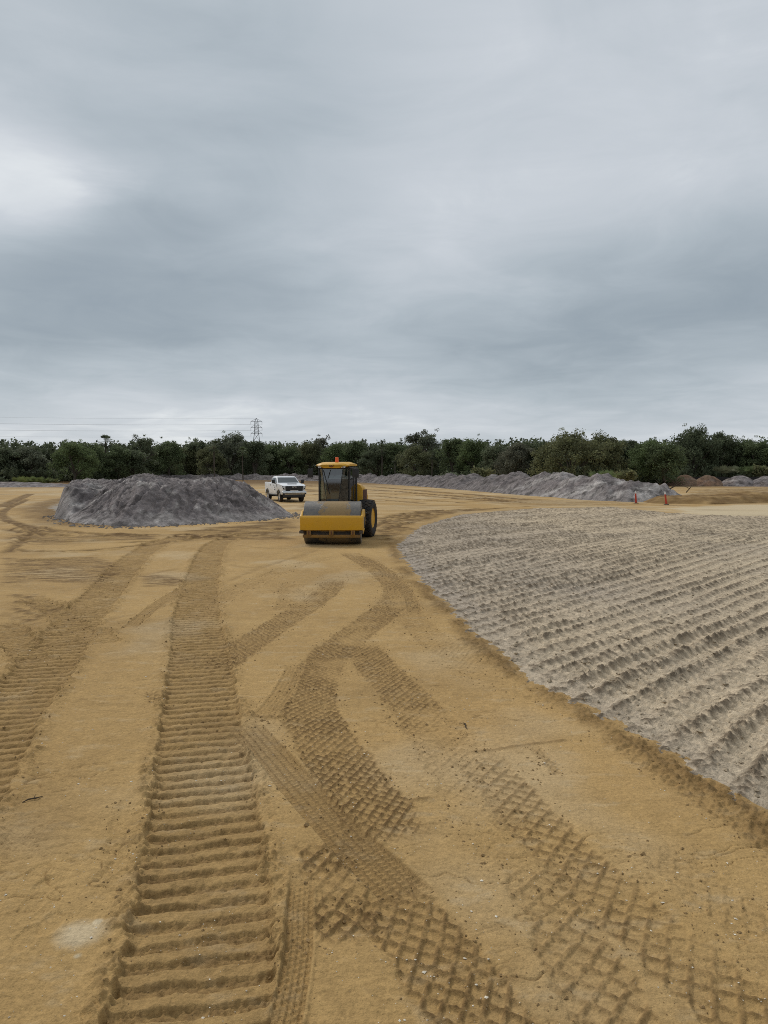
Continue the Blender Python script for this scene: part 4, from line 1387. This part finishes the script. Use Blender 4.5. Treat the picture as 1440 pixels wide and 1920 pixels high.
    for sx_ in (-1, 1):
        hl = MB().prism([(.735 * sx_, .98), (.90 * sx_, 1.02), (.93 * sx_, 1.26), (.75 * sx_, 1.26)], -3.055, -2.90, 'y').build('headlight', M['black'], root, .01)
        MB().box((.775 * sx_, -3.06, 1.13), (.035, .02, .26)).lathe([(-3.065, .005), (-3.06, .055), (-3.04, .06)], (.84 * sx_, 0, 1.18), 'y', 12).build('headlight_lens', M['lamp'], hl)
    bu = MB().prism([(-.97, .60), (.97, .60), (.97, .84), (.70, .88), (-.70, .88), (-.97, .84)], -3.16, -2.90, 'y').build('front_bumper', M['chrome'], root, .03)
    MB().box((0, -3.165, .70), (1.5, .015, .05)).build('bumper_insert', M['blackplastic'], bu)
    for sx_ in (-1, 1):
        MB().box((.86 * sx_, -3.155, .66), (.14, .03, .12)).build('tow_hook', M['blackplastic'], bu, .01)
    MB().box((0, -3.05, .50), (1.7, .22, .20)).build('air_dam', M['blackplastic'], root, .03)
    sc = MB().prism([(-.42, -2.35), (.42, -2.35), (.36, -2.02), (-.36, -2.02)], 1.38, 1.455, 'z').build('hood_scoop', M['white'], root, .02)
    MB().box((0, -2.355, 1.425), (.74, .02, .045)).build('scoop_opening', M['black'], sc)
    MB().lathe([(1.995, .03), (2.08, .012)], (.35, .2, 0), 'z', 8).build('roof_antenna', M['blackplastic'], cab)
    MB().box((0, 3.10, .66), (1.86, .16, .2)).build('rear_bumper', M['chrome'], root, .03)
    # wheels
    for cy in (-WB, WB):
        for sx_ in (-1, 1):
            cx = .84 * sx_
            ty = MB().lathe([(cx - .10, .25), (cx - .14, .33), (cx - .135, .40), (cx - .10, .425), (cx + .10, .425), (cx + .135, .40), (cx + .14, .33), (cx + .10, .25)],
                            (0, cy, .425), 'x', 32, True).build('tyre', M['rubber'], root)
            rm = MB().lathe([(cx + .105 * sx_, .262), (cx + .11 * sx_, .24), (cx + .06 * sx_, .2), (cx + .09 * sx_, .08), (cx + .11 * sx_, .01)], (0, cy, .425), 'x', 24)
            for k_ in range(6):
                a = k_ * math.pi / 3
                rm.box((cx + .10 * sx_, cy + .16 * math.cos(a), .425 + .16 * math.sin(a)), (.03, .05, .18), (a - math.pi / 2, 0, 0))
            rm.build('rim', M['chrome'], ty)
    return root


pickup()


# ================================================================== DELINEATOR POSTS
def delineator(q, D, label, lean):
    x, y = PD(q, D)
    zb = float(ground_z(np.array([x]), np.array([y]))[0])
    root = empty('delineator_post', (x, y, zb))
    tag(root, label, 'traffic post', 'orange delineator posts in front of the windrow')
    MB().lathe([(0, .22), (.03, .22), (.06, .16), (.07, .06)], (0, 0, 0), 'z', 8).build('base', M['blackplastic'], root)
    lx = lean
    pst = MB().tube([(0, 0, .05), (lx * .5, 0, .45), (lx, 0, .86)], [.085, .07, .058], 12).build('post', M['orange'], root)
    MB().tube([(lx * .92, 0, .80), (lx * 1.02, 0, .90)], [.064, .062], 12).build('reflective_band', M['whitedull'], pst)
    MB().tube([(lx * 1.02, 0, .90), (lx * 1.06, 0, .97), (lx * 1.06, 0, 1.0)], [.045, .05, .03], 10).build('handle_cap', M['whitedull'], pst)
    return root


delineator(1193, 59.2, 'nearly straight orange post with white cap, in front of the grey berm', -.05)
delineator(1250, 57.3, 'leaning orange post with white cap, in front of the tan windrow', -.12)

# ================================================================== PYLON AND WIRES
pc = PD(482, 450)
py = empty('transmission_pylon', (pc[0], pc[1], 0), R(8))
tag(py, 'grey steel lattice power pylon rising behind the treetops', 'pylon')
zt_ = zat(785, 450)
zarm = [zat(791, 450), zat(802.3, 450), zat(813.3, 450)]
mast = MB()


def hw(z): return float(np.interp(z, [0, 22, zarm[2], zarm[0], zt_], [4.2, 1.6, 1.25, .95, .12]))


lev = [0, 6, 11, 15.5, 19.5, zarm[2], zarm[2] + 1.8, zarm[1], zarm[1] + 1.8, zarm[0], zt_]
for a in (-1, 1):
    for b_ in (-1, 1):
        mast.tube([(a * hw(z), b_ * hw(z), z) for z in lev], .13, 5)
for z0, z1 in zip(lev[:-1], lev[1:]):
    for f_ in range(4):
        ca = [(-1, -1), (1, -1), (1, 1), (-1, 1)]
        p0, p1 = ca[f_], ca[(f_ + 1) % 4]
        mast.tube([(p0[0] * hw(z0), p0[1] * hw(z0), z0), (p1[0] * hw(z1), p1[1] * hw(z1), z1)], .075, 4)
        mast.tube([(p1[0] * hw(z0), p1[1] * hw(z0), z0), (p0[0] * hw(z1), p0[1] * hw(z1), z1)], .075, 4)
mast.build('mast', M['galv'], py)
arm_half = 3.3
for za in zarm:
    ab = MB()
    for s_ in (-1, 1):
        ab.tube([(-hw(za) * s_, -.5, za), (arm_half * s_, 0, za)], .10, 5).tube([(hw(za) * s_, .5, za), (arm_half * s_, 0, za)], .10, 5)
        ab.tube([(hw(za + 1.6) * s_ * .8, 0, min(za + 1.7, zt_)), (arm_half * s_, 0, za + .05)], .08, 5)
    ao = ab.build('cross_arm', M['galv'], py)
    for s_ in (-1, 1):
        MB().tube([(arm_half * s_, 0, za), (arm_half * s_, 0, za - 1.75)], .10, 6).build('insulator', M['galv'], ao)
for k_, (za, s_, words) in enumerate([(zarm[0] - 1.7, -1, 'highest faint power line left of the pylon, hung from its top arm'), (zarm[0] - 1.7, 1, 'second highest faint power line left of the pylon'),
                                      (zarm[1] - 1.7, -1, 'middle faint power line left of the pylon, hung from its middle arm'), (zarm[1] - 1.7, 1, 'faint power line just below the middle one left of the pylon'),
                                      (zarm[2] - 1.7, -1, 'lowest faint power line, vanishing behind treetops left of the pylon'), (zt_, 0, 'topmost thin shield wire running to the tip of the pylon')]):
    x1, y1 = pc[0] + 3.3 * s_, 450
    x0, y0 = -420 + 3.3 * s_, 395.0
    pts_ = []
    z0 = za + 3.4
    for i in range(41):
        t_ = i / 40
        pts_.append((x1 + (x0 - x1) * t_, y1 + (y0 - y1) * t_, za + (z0 - za) * t_ - 7.0 * 4 * t_ * (1 - t_) * .35))
    wo_ = MB().tube(pts_, .024, 4).build('power_line', M['wire'])
    tag(wo_, words, 'power line', 'power lines strung from the pylon')

# ================================================================== TREES
TL_PX = [-400, 0, 200, 330, 650, 800, 950, 1100, 1300, 1440, 1900]
TL_D = [140, 150, 168, 205, 212, 172, 142, 112, 142, 143, 145]


def treeD(px): return float(np.interp(px, TL_PX, TL_D))


def leaf_quads(C, Rad, per, size, rs, flat=.8, shell=.45):
    """clusters of small leaf-spray quads round the centres C"""
    n = len(C)
    ci = np.repeat(np.arange(n), per)
    m = len(ci)
    d = rs.normal(size=(m, 3)); d /= np.linalg.norm(d, axis=1)[:, None]
    rr = rs.random(m) ** shell
    p = C[ci] + d * (rr * Rad[ci])[:, None] * np.array([1, 1, flat])
    nrm = rs.normal(size=(m, 3)) + d * .6 + np.array([0, 0, .5]); nrm /= np.linalg.norm(nrm, axis=1)[:, None]
    u = np.cross(nrm, rs.normal(size=(m, 3))); u /= np.linalg.norm(u, axis=1)[:, None]
    v = np.cross(nrm, u)
    s = size * rs.uniform(.55, 1.35, m)
    a = u * s[:, None]; b = v * (s * rs.uniform(.4, .75, m))[:, None]
    V = np.stack([p - a, p + b * 1.1, p + a, p - b], 1).reshape(-1, 3)
    Fq = np.arange(m * 4).reshape(-1, 4)
    ct = rs.uniform(.15, .85, n)
    t = np.clip(ct[ci] + rs.normal(0, .16, m), 0, 1)
    return V, Fq, t


def mesh_only(name, V, Fq, mat, smooth, tint):
    o = np_mesh(name, V, Fq, mat, None, smooth, tint)
    me = o.data
    bpy.data.objects.remove(o)
    return me


def oak_proto(seed, wide=1.0, dens=1.0, open_=0.0, trunk_frac=.16):
    """unit-height 10 m oak: returns (trunk mesh, crown mesh)"""
    rs = np.random.default_rng(seed)
    pr = random.Random(seed)
    H = 10.0
    W = 4.8 * wide
    th = H * trunk_frac
    tb = MB()
    bend = [(0, 0, -.3), (.05, .03, th * .4), (pr.uniform(-.25, .25), pr.uniform(-.25, .25), th)]
    tb.tube(bend, [.42, .34, .30], 9)
    tips = []
    nl = 7 if open_ < .5 else 8
    for i in range(nl):
        az = 2 * math.pi * i / nl + pr.uniform(-.35, .35)
        el = pr.uniform(.35, 1.25)
        ln_ = (H - th) * pr.uniform(.55, .9)
        end = Vector((math.cos(az) * math.cos(el) * W * .85, math.sin(az) * math.cos(el) * W * .85, th + math.sin(el) * (H - th) * .86))
        st = Vector(bend[2]) - Vector((0, 0, pr.uniform(0, .5)))
        m1 = st.lerp(end, .35) + Vector((pr.uniform(-.3, .3), pr.uniform(-.3, .3), .35))
        m2 = st.lerp(end, .7) + Vector((pr.uniform(-.4, .4), pr.uniform(-.4, .4), .25))
        tb.tube([st, m1, m2, end], [.19, .13, .08, .035], 6)
        tips.append(end)
        for k_ in range(3):
            t_ = pr.uniform(.45, .95)
            s2 = m1.lerp(end, t_)
            e2 = s2 + Vector((pr.uniform(-1, 1) * W * .35, pr.uniform(-1, 1) * W * .35, pr.uniform(.1, .9) * H * .16))
            tb.tube([s2, s2.lerp(e2, .5) + Vector((0, 0, .12)), e2], [.07, .05, .02], 5)
            tips.append(e2)
    C = [tuple(t_) for t_ in tips]
    n_fill = int((62 if open_ < .5 else 12) * dens)
    for i in range(n_fill):
        az = pr.uniform(0, 2 * math.pi)
        u = pr.uniform(0, 1) ** .7
        rr = pr.uniform(.45, 1.0)
        z = .9 + (H * .93 - .9) * u * rr ** .3
        wz = W * (1 - max(0, (u - .25) / .78) ** 2.2) * rr
        C.append((math.cos(az) * wz, math.sin(az) * wz, z))
    C = np.array(C)
    Rad = rs.uniform(.85, 1.6, len(C)) * (1 - .35 * open_)
    V1, F1, t1 = leaf_quads(C, Rad, int(120 * (1 - .35 * open_)), .17, rs)
    # loose sprigs that break the outline
    k_ = rs.choice(len(C), int(len(C) * .6))
    C2 = C[k_] + rs.normal(0, .5, (len(k_), 3)) + np.array([0, 0, .4])
    V2, F2, t2 = leaf_quads(C2, rs.uniform(.3, .65, len(k_)), 26, .14, rs)
    V_ = np.concatenate([V1, V2]); F_ = np.concatenate([F1, F2 + len(V1)]); T_ = np.concatenate([t1, t2])
    crown = mesh_only('oak_crown', V_, F_, M['leaf'], False, T_)
    to = tb.build('oak_trunk', M['bark'])
    tm = to.data
    bpy.data.objects.remove(to)
    return tm, crown


def palm_proto(seed, H=8.0, pale=False, R_=1.5):
    rs = np.random.default_rng(seed)
    pr = random.Random(seed)
    tb = MB().tube([(0, 0, -.3), (.08, 0, H * .3), (.15, .05, H * .7), (.1, 0, H)], [.20, .17, .155, .17], 8)
    to = tb.build('palm_trunk', M['palebark'] if pale else M['bark'])
    tm = to.data; bpy.data.objects.remove(to)
    V_, F_, T_ = [], [], []
    n = 0
    for i in range(46):
        az = pr.uniform(0, 2 * math.pi); el = pr.uniform(-.9, 1.35)
        d = np.array([math.cos(az) * math.cos(el), math.sin(az) * math.cos(el), math.sin(el)])
        base = np.array([.1, 0, H]) + d * .25
        hub = base + d * R_ * .55 + np.array([0, 0, -.05])
        side = np.cross(d, [0, 0, 1]); side /= np.linalg.norm(side) + 1e-9
        up = np.cross(side, d)
        # petiole
        V_ += [base - side * .02, base + side * .02, hub + side * .02, hub - side * .02]; F_.append((n, n + 1, n + 2, n + 3)); T_.append(.4); n += 4
        tn = pr.uniform(.1, .8) if el > -.3 else pr.uniform(.0, .3)
        for k_ in range(9):                      # fan blades
            a = -1.3 + 2.6 * k_ / 8
            e = d * math.cos(a) + side * math.sin(a)
            L = R_ * .55 * pr.uniform(.8, 1.1)
            tip = hub + e * L + np.array([0, 0, -.22 * L * pr.uniform(.4, 1.3)])
            pw = np.cross(e, up) * .055
            mid = hub + e * L * .5
            V_ += [hub, mid - pw, tip, mid + pw]; F_.append((n, n + 1, n + 2, n + 3)); T_.append(min(1, tn + pr.uniform(-.1, .1))); n += 4
    cm = mesh_only('palm_crown', np.array(V_), np.array(F_), M['leaf'], False, np.clip(np.array(T_), 0, 1))
    return tm, cm


def bush_proto(seed, kind='round'):
    rs = np.random.default_rng(seed); pr = random.Random(seed)
    if kind == 'round':
        C = np.array([(pr.uniform(-1, 1), pr.uniform(-.8, .8), pr.uniform(.3, 1.3)) for _ in range(20)])
        V_, F_, T_ = leaf_quads(C, rs.uniform(.4, .75, 20), 46, .15, rs)
    else:
        V_, F_, T_ = [], [], []
        n = 0
        for i in range(80):
            b0 = np.array([pr.uniform(-1.2, 1.2), pr.uniform(-.8, .8), 0])
            az = pr.uniform(0, 6.28); el = pr.uniform(.5, 1.4)
            d = np.array([math.cos(az) * math.cos(el), math.sin(az) * math.cos(el), math.sin(el)])
            hub = b0 + d * pr.uniform(.5, 1.1)
            side = np.cross(d, [0, 0, 1]); side /= np.linalg.norm(side) + 1e-9
            up = np.cross(side, d)
            tn = pr.uniform(.2, .9)
            for k_ in range(8):
                a = -1.4 + 2.8 * k_ / 7
                e = d * math.cos(a) + side * math.sin(a)
                L = .55 * pr.uniform(.8, 1.1)
                pw = np.cross(e, up) * .045
                V_ += [hub, hub + e * L * .5 - pw, hub + e * L, hub + e * L * .5 + pw]; F_.append((n, n + 1, n + 2, n + 3)); T_.append(tn); n += 4
        V_, F_, T_ = np.array(V_), np.array(F_), np.array(T_)
    return mesh_only('bush_foliage', V_, F_, M['leaf'], False, T_)


OAK = [oak_proto(11, 1.0), oak_proto(12, 1.15, 1.2), oak_proto(13, .8, .9), oak_proto(14, 1.3, 1.4), oak_proto(15, .95, 1.0, .0, .3)]
OPEN = [oak_proto(21, .75, 1, 1.0, .42), oak_proto(22, .95, 1.3, .7, .32)]
PALM = [palm_proto(31, 8, False), palm_proto(32, 8, True)]
BUSH = [bush_proto(41), bush_proto(42, 'fan')]

DK = (.062, .074, .043, 1); GR = (.076, .098, .044, 1); BR = (.086, .116, .044, 1); OL = (.104, .104, .050, 1)
GY_ = (.092, .097, .070, 1); GB = (.094, .087, .068, 1); PG = (.100, .114, .070, 1)


def place(kind, proto, px, top, D, label, cat, colr, wide=1.0, grp=None, ztop=None, unitH=10.3):
    tm, cm = proto
    x, y = PD(px, D)
    H = zat(top, D)
    sc = H / unitH
    root = empty(kind, (x, y, 0), random.uniform(0, 6.28))
    tag(root, label, cat, grp)
    for nm, me in (('trunk', tm), ('crown', cm)):
        o = bpy.data.objects.new(nm, me)
        COL.objects.link(o)
        o.parent = root
        o.scale = (sc * wide * 1.32, sc * wide * 1.32, sc)
        o.color = tuple(.62 * a + .38 * b for a, b in zip(colr, (.070, .082, .045, 1)))
    return root


TREES = [
    # proto, px, top, dD, label, colour, wide
    (OAK[1], 8, 834, 2, 'low dark oak cut by the picture edge, beyond the low pale berm', DK, 1.0),
    (OAK[0], 52, 833, 0, 'dark oak with feathery top behind the reed clump at far left', GY_, 1.05),
    (OAK[3], 140, 822, -8, 'broad bright green oak standing forward, second crown from the left end of the wood', BR, .72),
    (OAK[2], 172, 824, 0, 'narrow green oak between the broad bright oak and the emergent cabbage palm', GR, .85),
    (OAK[0], 222, 832, -4, 'dull green oak under the emergent cabbage palm', GR, .85),
    (OPEN[0], 269, 815, 0, 'sparse tree with see-through rounded top above the big grey mound', PG, .75),
    (OAK[2], 250, 838, -10, 'small dark oak below the sparse see-through tree', DK, 1.0),
    (OAK[4], 318, 823, -6, 'two-lobed green oak right of the sparse see-through tree', GR, .75),
    (OAK[2], 352, 835, 0, 'small olive oak in the dip left of the tallest crown near the pylon', OL, .85),
    (OPEN[1], 372, 822, 0, 'grey green airy oak left of the dark palm', PG, .8),
    (OAK[3], 433, 806, -4, 'tall wide oak with grey green dome immediately left of the pylon', GY_, .72),
    (OAK[0], 395, 832, -12, 'olive oak behind the dark palm above the mound', OL, .8),
    (OAK[2], 478, 820, -10, 'dark oak in front of the foot of the pylon', DK, .8),
    (OAK[2], 508, 827, 2, 'ragged oak touching the pylon on its right side', GR, .9),
    (OAK[0], 545, 832, -2, 'low green oak above the white pickup', GR, .8),
    (OAK[4], 578, 826, 0, 'yellowish green oak between the pickup and the roller roof', OL, .7),
    (OPEN[0], 601, 815, 2, 'thin bare-topped tree rising left of the roller beacon', GB, .6),
    (OAK[0], 630, 828, -4, 'bright green oak directly behind the roller beacon', BR, .8),
    (OAK[2], 668, 819, 0, 'dark green peaked oak just right of the roller cab', GR, .8),
    (OAK[0], 706, 831, -6, 'dark oak behind the pale bare palm trunk', DK, .85),
    (OAK[4], 738, 826, 2, 'mid green oak in the gap left of the high airy oak', GR, .75),
    (OPEN[1], 790, 807, 0, 'high airy oak with gaps of sky, right of the roller', GY_, .85),
    (OAK[0], 780, 832, -10, 'olive shrubby oak at the foot of the high airy oak', OL, .9),
    (OAK[2], 851, 814, 0, 'green oak with rounded top, left one of the close pair mid wood', GR, .75),
    (OAK[4], 886, 818, 2, 'green oak with flat top, right one of the close pair mid wood', BR, .62),
    (OAK[0], 930, 828, 0, 'low pale green oak between the close pair and the grey brown tree', PG, .75),
    (OAK[1], 968, 824, -4, 'grey brown bare-looking tree left of the huge olive oak', GB, .72),
    (OAK[2], 1006, 818, 6, 'dark oak peeking over the left shoulder of the huge olive oak', DK, .9),
    (OAK[3], 1070, 801, -4, 'huge domed olive oak behind the grey berm', OL, .86),
    (OAK[0], 1128, 806, 2, 'olive oak merging into the right shoulder of the huge domed one', OL, .8),
    (OAK[2], 1172, 817, 8, 'small dark oak in the dip right of the huge domed olive oak', DK, .9),
    (OAK[1], 1215, 817, -6, 'broad saturated green oak left of the tallest dark oak', BR, .68),
    (OAK[4], 1245, 824, -14, 'deep green oak standing forward at the foot of the tallest dark oak', GR, .8),
    (OAK[3], 1298, 792, 2, 'tallest dark oak with ragged crown above the brown heaps', DK, .62),
    (OAK[1], 1350, 803, 4, 'dark oak with drooping side joined to the tallest oak', DK, .62),
    (OAK[0], 1388, 818, 4, 'dull green oak above the wide grey brown heap', GR, .8),
    (OAK[4], 1420, 822, 0, 'mid green oak near the right end of the wood', GR, .8),
    (OAK[1], 1462, 820, 2, 'oak cut by the right picture edge', GY_, .8),
]
for (pr_, px_, top, dD, lab, colr, wd) in TREES:
    place('oak_tree', pr_, px_, top, treeD(px_) + dD, lab, 'tree', colr, wd, 'trees along the edge of the wood')
for (pi_, px_, top, D, lab, colr) in [
        (0, 200, 821, 172, 'cabbage palm with round dark head standing above the left treetops', DK),
        (0, 403, 830, 172, 'dark drooping palm with visible trunk above the middle of the mound', DK),
        (0, 456, 842, 180, 'shorter dark palm right of the drooping palm, below the wide dome', GR),
        (1, 741, 858, 168, 'pale bare palm trunk standing at the wood edge right of the roller', DK),
        (0, 716, 838, 180, 'dark bushy palm left of the pale bare palm trunk', DK),
        (0, 810, 848, 158, 'dark short palm at the foot of the high airy oak', DK)]:
    place('palm_tree', PALM[pi_], px_, top, D, lab, 'palm tree', colr, .72, 'palms along the wood', None, 8.9)
for (bi_, px_, D, s_, lab, colr) in [
        (1, 48, 128, 1.25, 'yellow green reed clump behind the low pale berm', (.085, .10, .035, 1)),
        (1, 72, 129, 1.15, 'darker reed clump right beside the yellow green one', (.07, .085, .03, 1)),
        (1, 92, 131, 1.0, 'smallest reed clump, below the broad bright oak', (.075, .085, .035, 1)),
        (0, 846, 150, 1.6, 'round grey green bush behind the berm below the close pair of oaks', PG),
        (0, 905, 113, 1.35, 'rounded green bush on the berm crest left of the huge olive oak', OL),
        (1, 1130, 92, 1.15, 'spiky palmetto clump on the berm below the huge olive oak', GR),
        (0, 1172, 98, 1.1, 'low leafy shrub on the berm right of the palmetto clump', OL),
        (1, 1362, 135, 1.5, 'pale palmetto clump on the grassy bank above the wide heap', (.08, .085, .05, 1)),
        (1, 1402, 135, 1.5, 'spiky palmetto clump on the grassy bank near the right edge', GR),
        (0, 1425, 134, 1.4, 'leafy shrub on the grassy bank at the right edge', OL)]:
    x, y = PD(px_, D)
    o = bpy.data.objects.new('shrub', BUSH[bi_])
    COL.objects.link(o)
    zb = 1.55 if y == 135 or y == 134 else (1.2 if px_ in (905, 1130, 1172) else 0)
    o.location = (x, y, zb); o.scale = (s_, s_, s_ * .9); o.rotation_euler = (0, 0, random.uniform(0, 6)); o.color = colr
    tag(o, lab, 'bush', 'shrubs along the wood')

# wood interior that reads as one mass
rs = np.random.default_rng(99)
C, Rd = [], []
for px_ in np.arange(-380, 1860, 7.0):
    D0 = treeD(px_)
    for k_ in range(5):
        D = D0 + rs.uniform(6, 30)
        x, y = PD(px_ + rs.uniform(-6, 6), D)
        hmax = zat(826 + 12 * rs.random(), D) * rs.uniform(.8, 1)
        for z in np.arange(.6, hmax, 1.5):
            C.append((x + rs.normal(0, .6), y + rs.normal(0, .6), z + rs.uniform(-.4, .4))); Rd.append(rs.uniform(.9, 1.7))
    for k_ in range(2):                               # understorey along the edge
        D = D0 + rs.uniform(-6, 3)
        x, y = PD(px_ + rs.uniform(-5, 5), D)
        C.append((x, y, rs.uniform(.4, 2.4))); Rd.append(rs.uniform(.7, 1.4))
C, Rd = np.array(C), np.array(Rd)
V_, F_, T_ = leaf_quads(C, Rd, 36, .34, rs, .9)
wood = np_mesh('woodland', V_, F_, M['leaf'], None, False, T_)
wood.color = (.060, .070, .040, 1)
tag(wood, 'dense dark wood filling in behind the front trees', 'woodland', kind='stuff')
